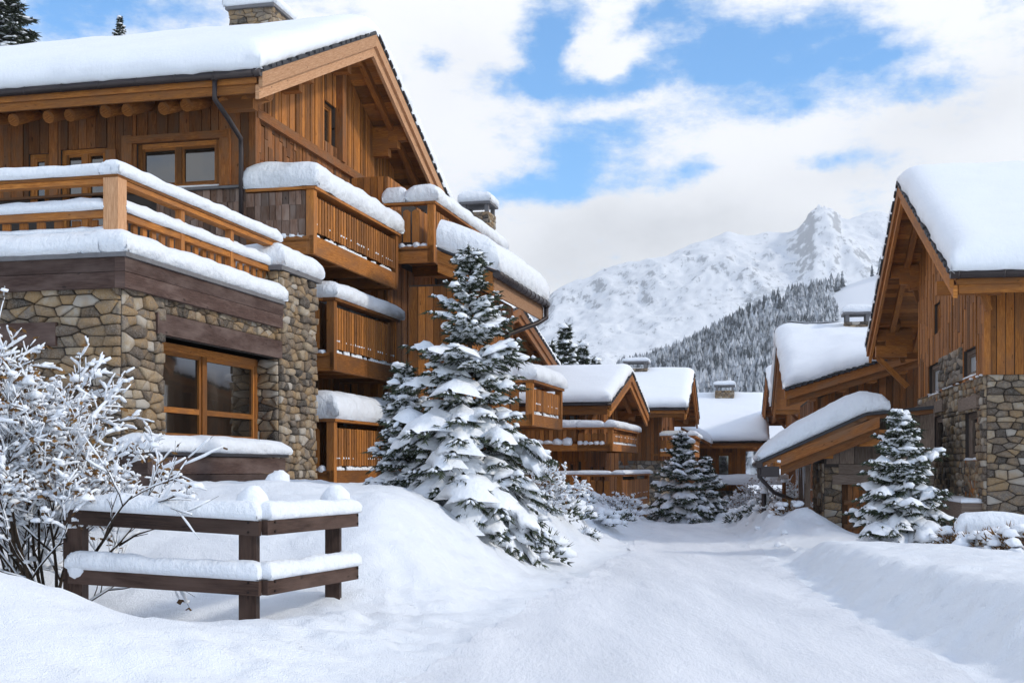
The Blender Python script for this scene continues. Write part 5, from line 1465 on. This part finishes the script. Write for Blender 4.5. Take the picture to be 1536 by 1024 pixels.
snow_patch(s, PS, k1 + k2 * .35, yB_ - sy + .05, .52, .4, .06, edges=(1, 1, 1, 0), step=.18, amp=.18, Tf=lambda a, b: .62 + .5 * math.sin(min(1, a * 1.05) * 2.6))
part('roof_snow', s, M['verge_snow'], ro)
sx0 = SF.x_at(1236, sy + .9); wyS = sy + .9; sx1 = SF.x_at(1400, wyS)
dx0, dx1 = SF.x_at(1263, wyS), SF.x_at(1303, wyS); zd = SF.z_at(726, dx0, wyS); zl = SF.z_at(664, dx0, wyS)
w = MB(); ztop = eL[1] + .1
backing(w, (sx0, wyS, 0), (1, 0, 0), (0, -1, 0), sx1 - sx0, -.8, zl, [(dx0 - sx0, dx1 - sx0, -.8, zd)], .3); w.box(sx0, sx1, wyS + .6, wyS + .7, -.5, zl, 0.0)
w.hexa([(sx0, wyS, zl), (sx1, wyS, zl), (sx1, wyS + .3, zl), (sx0, wyS + .3, zl), (sx0, wyS, zl + .02), (sx1, wyS, eR[1] - .2), (sx1, wyS + .3, eR[1] - .2), (sx0, wyS + .3, zl + .02)], 0.0)
w.box(sx0, sx0 + .28, wyS + .301, yB_, -.8, zl + .0, 0.0)
wl = part('wall', w, M['stone'], sd)
s = MB(); zm_ = SF.z_at(700, dx0, wyS)
rubble(s, (sx0, wyS, 0), (1, 0, 0), (0, -1, 0), dx0 - sx0, -.8, zm_, [], .3, .05); rubble(s, (dx1, wyS, 0), (1, 0, 0), (0, -1, 0), sx1 - dx1, -.8, zm_, [], .3, .05); rubble(s, (sx0, wyS, 0), (0, 1, 0), (-1, 0, 0), 3.6, -.8, zl - .5, [], .3, .05)
part('stone_facing', s, M['stone'], wl)
c = MB(); slope_ = (eM[1] - eL[1]) / (eM[0] - eL[0])
c.box(sx0 + .2, sx1, wyS - .09, wyS - .005, zd, zd + .24, .6); c.box(sx0 + .35, sx1, wyS - .07, wyS - .005, zd + .25, zd + .50, .5)
boards(c, (sx0 + .05, wyS, 0), (1, 0, 0), (0, -1, 0), 2.6, zd + .51, lambda q: eL[1] + (sx0 + .05 + q - eL[0]) * slope_ - .35, [], .36, .04)
part('cladding', c, M['grey_wood'], wl)
c = MB(); boards(c, (dx0, wyS + .18, 0), (1, 0, 0), (0, -1, 0), dx1 - dx0, -.5, zd, [], .15, .03); 
for z in (.15, .75): c.box(dx0 + .05, dx1 - .05, wyS + .10, wyS + .15, z, z + .12)
dd_ = part('door', c, M['wood_mid'], sd); c = MB(); c.tube([(dx0 + .12, wyS + .14, .55), (dx0 + .12, wyS + .06, .55), (dx0 + .2, wyS + .06, .55)], .014, 6, .5); part('handle', c, M['gutter'], dd_)
c = MB(); zq = eL[1] + (sx0 - eL[0]) * slope_ - .5
c.box(sx0 - .18, sx0 + .18, sy + .35, wyS + .2, zq - .12, zq + .14, .9, axis=(0, 1, 0)); c.box(SF.x_at(1310, sy) - .3, SF.x_at(1310, sy) + .5, sy + .2, wyS, eM[1] - .75, eM[1] - .35, .9, axis=(0, 1, 0)); part('purlin', c, M['wood'], ro)
for y in np.linspace(wyS + .6, yB_ - .3, 4):
    c = MB(); c.box(sx0 - .42, sx0 - .30, y - .06, y + .06, -.5, zl - .2, .9, axis=(0, 0, 1)); part('post', c, M['grey_wood'], wl)
ic = MB()
for i in range(16):
    y = rnd(wyS, yB_); x = sx0 - rnd(.25, .5); l = rnd(.3, 1.4); ic.tube([(x, y, zl - .2), (x, y, zl - .2 - l * .6), (x, y, zl - .2 - l)], [.03, .02, .004], 5, .5)
part('icicle', ic, M['tree_snow'], ro)

# ------------------------------------------------------------------ rail fence by the road
fc = thing('rail_fence', 'dark two-rail timber fence with thick snow on its rails, bent at the middle post', 'fence', W0, (-2.6, 12.3, .2))
dA, dB, dC = 12.55, 12.15, 13.8
def fpt(px, py, d): return Vector(at(px, py, d))
A0, B0, C0 = at(114, 800, dA), at(374, 800, dB), at(500, 800, dC)
posts = []
for (x, y, _), pyt, w in ((A0, 775, .19), (B0, 785, .17), (C0, 776, .16)):
    d = y; zt = at(0, pyt, d)[2]
    g = MB(); g.box(x - w / 2, x + w / 2, y - w / 2, y + w / 2, -.6, zt, rnd(.3, .9), axis=(0, 0, 1)); part('post', g, M['fence_wood'], fc)
def frail(p, q, h, e0, e1, ed):
    p, q = Vector(p), Vector(q); d = (q - p).normalized(); n = Vector((d.y, -d.x, 0)).normalized()
    if n.y > 0: n = -n
    off = n * .125
    a, b = p + off - d * e0, q + off + d * e1
    g = MB(); g.beam(a, b, .07, h)
    for end in (p, q):
        for k in (-.04, .05):
            c = end + off + d * (.02 * (1 if end is q else 1)) + n * .036 + Vector((0, 0, k)); g.tube([c, c + n * .012], .012, 6, .0)
    r = part('rail', g, M['fence_wood'], fc)
    s = MB(); up_ = Vector((0, 0, h / 2))
    T = .17
    snow_patch(s, lambda u, v: tuple(a + d * u + n * (v - .135) + up_), (b - a).length, .205, T, .10, .008, edges=(1, 1, 1, 1), step=.09, amp=.22, nfreq=1.9)
    part('snow_cap', s, M['verge_snow'], r); return r
for (pa, pb, pc) in (((107, 773), (384, 790), (526, 779)), ((107, 861), (384, 879), (526, 858))):
    h = .145
    frail(at(107, pa[1], dA), at(380, pb[1], dB - .02), h, -.06, .125, (1, 0))
    frail(at(389, pb[1], dB + .01), at(515, pc[1], dC - .0), h, .11, .05, (0, 1))
pst = [c for c in fc.children if c.name.startswith('post')]
for k, px, py, d, r in ((1, 379, 756, dB + .03, .16), (2, 503, 752, dC + .03, .165), (2, 517, 842, dC - .06, .11), (1, 382, 862, dB - .02, .11), (0, 118, 762, dA, .12), (0, 120, 852, dA - .1, .12)):
    p = at(px, py, d); s = MB(); s.lump((p[0], p[1], p[2]), r * 1.05, r, r * 1.12, amp=.10, rings=9, seg=14, flat=-.7); part('snow_cap', s, M['tree_snow'], pst[k])

# ------------------------------------------------------------------ trees and shrubs
fir = make_fir('fir_tree', 'tall snow-laden fir in front of the balconies, the biggest tree', (at(705, 820, 19.6)[0], 19.6, .15), 4.98, 1.78, 3, 29, 1.95, 1.25, lowest=.05, droop=.75, big=1.0, power=.95)
make_fir('fir_tree', 'slim young fir half hidden at the side of the biggest fir', (at(606, 700, 20.6)[0], 20.6, .9), 2.45, .62, 5, 18, 2.3, 1.1, droop=.7, big=1.0)
fir2 = make_fir('fir_tree', 'small plump fir smothered in snow before the stone chalet', (at(1350, 830, 23.6)[0], 23.6, .0), 2.68, 1.06, 8, 23, 2.2, 1.25, lowest=.06, droop=.7, big=1.1, power=.75)
fir3 = make_fir('fir_tree', 'dark snowy fir at the road bend below the chimneyed chalet', (at(1022, 772, 42)[0], 42, .0), 2.75, 1.05, 9, 17, 2.0, 1.0, droop=.7, big=1.6)
def place(src, px, py, d, sc, lab, rz=0.0, z=None, group=None):
    p = at(px, py, d); o = copy_thing(src, (p[0], p[1], p[2] if z is None else z), sc, rz, lab)
    if group: o['group'] = group
    return o
place(fir3, 1060, 772, 44, .72, 'low bushy fir beside the dark fir at the road bend', 2.0)
fir4 = make_fir('pine_tree', 'tallest dark conifer of the clump behind the snowy roofs', (at(848, 560, 66)[0], 66, 4.5), 4.6, 1.15, 21, 19, 1.5, 1.0, droop=.6, big=2.6, group='conifers behind the roofs')
place(fir4, 874, 560, 68, .88, 'narrow dark conifer second from the tall one behind the roofs', 1.2, z=4.3, group='conifers behind the roofs')
place(fir4, 893, 560, 70, .74, 'smallest dark conifer at the outer edge of the clump behind the roofs', 2.6, z=4.3, group='conifers behind the roofs')
place(fir4, 826, 560, 64, .80, 'dark conifer of the clump closest to the brown chalet eave', 4.2, z=4.3, group='conifers behind the roofs')
tl = place(fir4, 8, 75, 48, (1.1, 1.1, .72), 'snowy tree top rising over the far corner of the largest roof', 3.0, z=at(8, 80, 48)[2] - .4)
place(fir4, 180, 60, 62, .42, 'tiny dark tree tip peeping over the ridge of the largest roof', .4, z=at(180, 62, 62)[2] - .75)
b = (at(72, 880, 12.7)[0], 12.7, gh(at(72, 880, 12.7)[0], 12.7))
make_bush('snowy_bush', 'large leafless bush plastered with snow at the end of the rail fence', b, .45, 2.6, 4, stems=10, snow=1.15, depth=5, lean=(-.38, .05), lumps=(.018, .042), main=((( .66, -.06, .76), 1.55, .024, 3), ((-.05, .0, 1), 1.5, .020, 4), ((-.55, .1, .9), 1.4, .02, 4), ((.85, .1, .5), .9, .012, 3)))
b = (at(25, 800, 13.6)[0], 13.6, gh(at(25, 800, 13.6)[0], 13.6))
make_bush('snowy_bush', 'dense snowy bush with brown leaves against the stone terrace', b, .42, 3.15, 14, stems=9, snow=1.1, depth=5, lean=(-.32, .0), lumps=(.018, .045), leaf=.6)
b = (at(172, 790, 16.0)[0], 16.0, gh(at(172, 790, 16.0)[0], 16.0))
make_bush('snowy_bush', 'low spreading bush under the plank planter', b, .9, 1.15, 24, stems=9, snow=1.0, depth=4, lumps=(.018, .042))
# snow-laden shrubs along both verges
for i, (px, d, w, h, lab, gr) in enumerate((
        (800, 20.6, .62, .55, 'bulky snow-covered shrub at the foot of the biggest fir', True), (838, 25, .6, .5, 'rounded shrub with yellow green sprigs beyond the biggest fir', True), (795, 27, .8, .7, 'wide evergreen shrub half buried under the near balcony', True),
        (882, 25.2, .22, .2, 'small dark sprig poking out of the roadside bank', True), (872, 33, .35, .3, 'low buried shrub on the bank below the wrap-around balcony', True), (838, 32, .4, .35, 'snow cushion shrub under the wrap-around balcony', True),
        (945, 41, .55, .65, 'reddish frosted shrub at the corner of the lower balcony', False), (985, 43, .6, .4, 'flat dark shrub between the frosted shrub and the bend fir', True),
        (1128, 40, .6, .4, 'dark shrub on the ploughed heap past the road bend', True), (1165, 34, .5, .55, 'twiggy shrub under the shed gutter', False), (1140, 36, .6, .45, 'squat snow-capped shrub beside the slim black post', True),
        (905, 30, .55, .35, 'snow cushion shrub midway along the far bank', True), (925, 35.5, .5, .38, 'broken snow mound with dark sprigs near the frosted shrub', True), (862, 28, .5, .4, 'lopsided snowy shrub low on the bank past the biggest fir', True), (1005, 45, .7, .5, 'snow-heaped shrub at the foot of the bend fir', True), (1110, 37, .55, .4, 'snow-heaped shrub on the near flank of the ploughed heap', True), (1185, 30.5, .45, .35, 'snow cushion shrub at the corner of the shed', False),
        (1440, 20.6, .42, .42, 'snow cushion shrub just beside the small plump fir', False), (1480, 19.8, .5, .36, 'snow cushion shrub before the plank edging', False), (1525, 19.2, .5, .44, 'outermost snow cushion shrub below the stone wall', False))):
    x = at(px, 700, d)[0]; make_low_shrub('snowy_shrub', lab, (x, d, gh(x, d) - .08), w, h, 40 + i, 'snow covered shrubs', gr)
for i, (px, d, h, lab) in enumerate(((1100, 50, 1.2, 'bare frosted bush before the end-of-street chalet'), (1132, 50, 1.5, 'rust coloured leafy bush by the end-of-street chalet'), (1180, 36.5, 1.7, 'bare snowy bush behind the shed gutter pipe'), (935, 38.5, 1.0, 'thin bare twigs on the bank beneath the lower balcony'), (820, 24.5, 1.0, 'thin snowy twigs behind the bulky roadside shrub'), (690, 24.0, 1.2, 'bare twigs behind the biggest fir'))):
    x = at(px, 700, d)[0]; make_bush('snowy_bush', lab, (x, d, gh(x, d)), .7, h, 60 + i, stems=7, snow=1.0, depth=4, lumps=(.018, .04), leaf=.8 if i == 1 else .3)
# plank edging in front of the stone chalet
ed = thing('plank_edging', 'low reddish plank edging half buried in snow below the stone wall', 'edging', W0, (at(1490, 800, 20.4)[0], 20.4, .3))
g = MB(); xa_, xb_ = at(1438, 0, 20.5)[0], at(1560, 0, 20.2)[0]; zt = at(0, 803, 20.4)[2]
g.beam((xa_, 20.6, zt - .12), (xb_, 20.2, zt - .12), .06, .24); g.beam((xa_, 20.62, zt - .40), (xb_, 20.22, zt - .40), .06, .26); part('board', g, M['wood_dark'], ed)
s = MB(); snow_strip(s, (xa_, 20.6, zt), (xb_, 20.2, zt), .4, .32, r=.2, amp=.35); part('snow_cap', s, M['verge_snow'], ed)
# posts beside the road
for px, d, t_, b_, r_, lab, mt in ((1155, 30.5, 776, 822, .05, 'slim black marker post in the ploughed heap', 'gutter'), (1176, 33.2, 722, 790, .055, 'reddish wooden post under the shed eave', 'wood_mid'), (1146, 33.8, 738, 772, .07, 'thick dark post end beside the shed gutter', 'gutter')):
    p = at(px, t_, d); q = at(px, b_, d); g = MB(); g.tube([(q[0], d, q[2] - .4), (q[0], d, q[2] + .1), (p[0], d, p[2])], [r_ * 1.1, r_, r_ * .95], 8, .4); 
    ro_ = thing('marker_post', lab, 'post', W0, (q[0], d, q[2])); part('shaft', g, M[mt], ro_); s = MB(); s.lump((p[0], d, p[2] + .02), r_ * 1.7, r_ * 1.7, r_ * 1.6, seg=7); part('snow_cap', s, M['tree_snow'], ro_)
# little buried stump behind the fence
p = at(418, 730, 18.6); st = thing('snowy_stump', 'small stump with a round cap of snow behind the fence', 'stump', W0, (p[0], p[1], p[2] - .2))
g = MB(); g.tube([(p[0] + .02, p[1], p[2] - .4), (p[0] + .02, p[1] - .02, p[2] - .03)], [.13, .11], 8, .4); part('trunk', g, M['grey_wood'], st)
s = MB(); s.lump((p[0], p[1], p[2] + .04), .19, .18, .20, amp=.3, rings=7, seg=10); part('snow_cap', s, M['tree_snow'], st)
# twig lying through the fence
g = MB(); a = Vector(at(178, 818, 13.0)); 
for e, r_ in (((232, 793), .013), ((222, 800), .008), ((205, 790), .007)): 
    q = Vector(at(*e, 13.1)); g.tube([a, (a + q) / 2 + Vector((0, 0, .03)), q], [r_, r_ * .8, r_ * .4], 5, .4)
single('fallen_branch', g, M['twig'], 'thin bare branch poking out of the snow behind the lower fence rail', 'branch', W0, tuple(a))
# dark clods and pebbles turned up by the plough along the kerb
random.seed(5)
for i in range(14):
    d = rnd(18, 34); side = rnd(0, 1) < .6; x = (float(road_l(np.array(d))) - rnd(.1, 1.3)) if side else (float(road_r(np.array(d))) + rnd(.3, .8))
    g = MB(); r_ = rnd(.025, .085); g.lump((x, d, gh(x, d) + r_ * .3), r_ * 1.3, r_, r_, amp=.4, rings=5, seg=7)
    single('snow_clod', g, M['tree_snow'], 'clod of ploughed snow lying on the roadside bank', 'snow clod', W0, (x, d, gh(x, d)), 'snow clods on the banks')

# ------------------------------------------------------------------ the hazy winter air over the valley
hz = MB(); hz.box(-1500, 2200, -60, 1900, -40, MOUNT_TOP + 60)
ho = structure('haze', hz, M['snow'], 'stuff'); ho.data.materials.clear()
hm_ = bpy.data.materials.new('haze'); hm_.use_nodes = True; hm_.node_tree.nodes.clear()
pv = hm_.node_tree.nodes.new('ShaderNodeVolumePrincipled'); pv.inputs['Density'].default_value = .00025; pv.inputs['Color'].default_value = (.86, .92, 1, 1); pv.inputs['Anisotropy'].default_value = .2
mo = hm_.node_tree.nodes.new('ShaderNodeOutputMaterial'); hm_.node_tree.links.new(pv.outputs[0], mo.inputs['Volume']); ho.data.materials.append(hm_)
# ------------------------------------------------------------------ camera, sun, sky
cd = bpy.data.cameras.new('camera'); cam = bpy.data.objects.new('camera', cd); COL.objects.link(cam)
cam.location = (0, 0, EYE); cam.rotation_euler = (R(90), 0, 0)
cd.sensor_width = 36; cd.lens = F / 1536 * 36; cd.shift_y = (HZ - 512) / 1536
cd.clip_start = .1; cd.clip_end = 9000
scene.camera = cam
SUN_EL, SUN_AZ = R(32), R(108)                                   # azimuth clockwise from the view axis
sl_ = bpy.data.lights.new('sun', 'SUN'); so = bpy.data.objects.new('sun', sl_); COL.objects.link(so)
sl_.energy = 1.7; sl_.angle = R(6); sl_.color = (1, .93, .82)
sv = Vector((math.sin(SUN_AZ) * math.cos(SUN_EL), math.cos(SUN_AZ) * math.cos(SUN_EL), math.sin(SUN_EL)))
so.rotation_euler = sv.to_track_quat('Z', 'Y').to_euler()

world = bpy.data.worlds.new('World'); scene.world = world; world.use_nodes = True
wt = world.node_tree; wt.nodes.clear(); L = wt.links
def wn(t, **k):
    n = wt.nodes.new(t)
    for a, b in k.items(): setattr(n, a, b)
    return n
def wm(op, a, b=None, c=None, clamp=False):
    n = wn('ShaderNodeMath', operation=op, use_clamp=clamp)
    for i, v in enumerate((a, b, c)):
        if v is None: continue
        if isinstance(v, (int, float)): n.inputs[i].default_value = v
        else: L.new(v, n.inputs[i])
    return n.outputs[0]
sky = wn('ShaderNodeTexSky', sky_type='NISHITA'); sky.sun_disc = False; sky.sun_elevation = SUN_EL; sky.sun_rotation = SUN_AZ; sky.altitude = 1450; sky.air_density = 1.0; sky.dust_density = .3; sky.ozone_density = 2.0
tc = wn('ShaderNodeTexCoord').outputs['Generated']
sx = wn('ShaderNodeSeparateXYZ'); L.new(tc, sx.inputs[0])
az = wm('ARCTAN2', sx.outputs[0], sx.outputs[1]); el = wm('ARCSINE', sx.outputs[2])
def wnoise(sc, det, rough, off=(0, 0, 0), st=(1, 1, 1)):
    m = wn('ShaderNodeMapping'); m.inputs['Scale'].default_value = st; m.inputs['Location'].default_value = off; L.new(tc, m.inputs[0])
    n = wn('ShaderNodeTexNoise'); n.inputs['Scale'].default_value = sc; n.inputs['Detail'].default_value = det; n.inputs['Roughness'].default_value = rough
    L.new(m.outputs[0], n.inputs[0]); return n.outputs['Fac']
w1 = wm('SUBTRACT', wnoise(9, 6, .6), .5); w2 = wm('SUBTRACT', wnoise(9, 6, .6, (7, 3, 1)), .5)
azw = wm('MULTIPLY_ADD', w1, .10, az); elw = wm('MULTIPLY_ADD', w2, .06, el)
def lobe(px, py, rx, ry, rot=0.0):
    a0 = math.atan((px - CX) / F); e0 = math.atan((HZ - py) / F * math.cos(a0)); sxx, syy = rx / F, ry / F
    dx, dy = wm('SUBTRACT', azw, a0), wm('SUBTRACT', elw, e0)
    if rot:
        c, s = math.cos(rot), math.sin(rot)
        dx, dy = wm('ADD', wm('MULTIPLY', dx, c), wm('MULTIPLY', dy, s)), wm('SUBTRACT', wm('MULTIPLY', dy, c), wm('MULTIPLY', dx, s))
    u = wm('DIVIDE', dx, sxx); v = wm('DIVIDE', dy, syy)
    return wm('POWER', 2.71828, wm('MULTIPLY', wm('ADD', wm('MULTIPLY', u, u), wm('MULTIPLY', v, v)), -1.0))
def total(ls):
    acc = None
    for w, l in ls:
        acc = wm('MULTIPLY', l, w) if acc is None else wm('MULTIPLY_ADD', l, w, acc)
    return acc
BLUE = [(1.0, lobe(830, 30, 55, 50)), (.8, lobe(830, 80, 45, 28)), (1.0, lobe(905, 124, 120, 26, -.12)), (.55, lobe(640, 98, 34, 18)), (.8, lobe(765, 118, 60, 24)), (1.0, lobe(870, 205, 75, 42, -.4)), (1.0, lobe(805, 276, 115, 25, .1)), (.8, lobe(990, 40, 55, 26, .3)), (1.1, lobe(1090, 78, 115, 58)), (1.0, lobe(1235, 64, 110, 46)), (.8, lobe(1320, 88, 80, 34)),
        (.8, lobe(1380, 134, 60, 22, .2)), (.5, lobe(1200, 150, 110, 20)), (.7, lobe(1262, 234, 75, 20)), (.8, lobe(1035, 243, 45, 26)), (.55, lobe(1510, 0, 34, 16)), (1.0, lobe(75, 22, 140, 50, .2)), (.6, lobe(260, 14, 150, 40)), (.6, lobe(930, 258, 70, 22)), (.5, lobe(950, 190, 60, 24))]
WHITE = [(.7, lobe(950, 78, 62, 20, .3)), (.5, lobe(900, 60, 60, 16, .35)), (.45, lobe(1230, 62, 80, 12, .2)), (.5, lobe(1290, 82, 50, 10, .25)), (.5, lobe(930, 250, 36, 17)), (.35, lobe(1000, 150, 120, 14, .1))]
cov = wm('ADD', wm('SUBTRACT', .95, wm('MULTIPLY', total(BLUE), .92)), total(WHITE))
fb_ = wm('SUBTRACT', wnoise(13, 8, .62, (2, 9, 4), (1, 1, 1.7)), .5)
fine = wm('SUBTRACT', wnoise(36, 10, .7, (1, 2, 8), (1, 1, 2.2)), .5)
cov = wm('ADD', cov, wm('ADD', wm('MULTIPLY', fb_, 1.5), wm('MULTIPLY', fine, 1.1)))
# the cover thins out towards the zenith and over the valley behind the viewer
bk = wn('ShaderNodeMapRange', interpolation_type='SMOOTHSTEP'); L.new(wm('MULTIPLY', sx.outputs[1], -1.0), bk.inputs[0]); bk.inputs[1].default_value = .0; bk.inputs[2].default_value = .75
cov = wm('SUBTRACT', cov, wm('MULTIPLY', bk.outputs[0], .34))
hi = wn('ShaderNodeMapRange', interpolation_type='SMOOTHSTEP'); L.new(el, hi.inputs[0]); hi.inputs[1].default_value = .40; hi.inputs[2].default_value = .75
cov = wm('SUBTRACT', cov, wm('MULTIPLY', hi.outputs[0], .45))
mr = wn('ShaderNodeMapRange', interpolation_type='SMOOTHSTEP'); L.new(cov, mr.inputs[0]); mr.inputs[1].default_value = -.05; mr.inputs[2].default_value = .92
GREY = [(.40, lobe(1010, 335, 190, 52, -.15)), (.42, lobe(870, 400, 120, 50)), (.30, lobe(1450, 160, 130, 50, .25)), (.15, lobe(700, 100, 120, 60)), (.18, lobe(1290, 260, 120, 34))]
gr = wm('MULTIPLY', total(GREY), wm('MULTIPLY_ADD', fb_, 1.6, 1.0))
gr = wm('ADD', gr, wm('MULTIPLY', wm('MAXIMUM', wm('MULTIPLY', fb_, -1.0), 0.0), .25), clamp=True)
cm = wn('ShaderNodeMix', data_type='RGBA'); L.new(gr, cm.inputs[0]); cm.inputs[6].default_value = (10.6, 10.8, 11.2, 1); cm.inputs[7].default_value = (5.0, 5.25, 5.7, 1)
SKYK = wn('ShaderNodeMix', data_type='RGBA', blend_type='MULTIPLY'); SKYK.inputs[0].default_value = 1; L.new(sky.outputs[0], SKYK.inputs[6]); SKYK.inputs[7].default_value = (1.1, 2.0, 2.45, 1)
mx = wn('ShaderNodeMix', data_type='RGBA'); L.new(mr.outputs[0], mx.inputs[0]); L.new(SKYK.outputs[2], mx.inputs[6]); L.new(cm.outputs[2], mx.inputs[7])
bg = wn('ShaderNodeBackground'); bg.inputs['Strength'].default_value = .1; L.new(mx.outputs[2], bg.inputs[0])
wo = wn('ShaderNodeOutputWorld'); L.new(bg.outputs[0], wo.inputs[0])
world.cycles.sampling_method = 'MANUAL'; world.cycles.sample_map_resolution = 512

vs = scene.view_settings; vs.view_transform = 'Standard'; vs.look = 'None'; vs.exposure = 0.10; vs.gamma = 1.0
scene.cycles.max_bounces = 8; scene.cycles.diffuse_bounces = 4; scene.cycles.glossy_bounces = 2
scene.cycles.use_denoising = True; scene.cycles.volume_bounces = 0
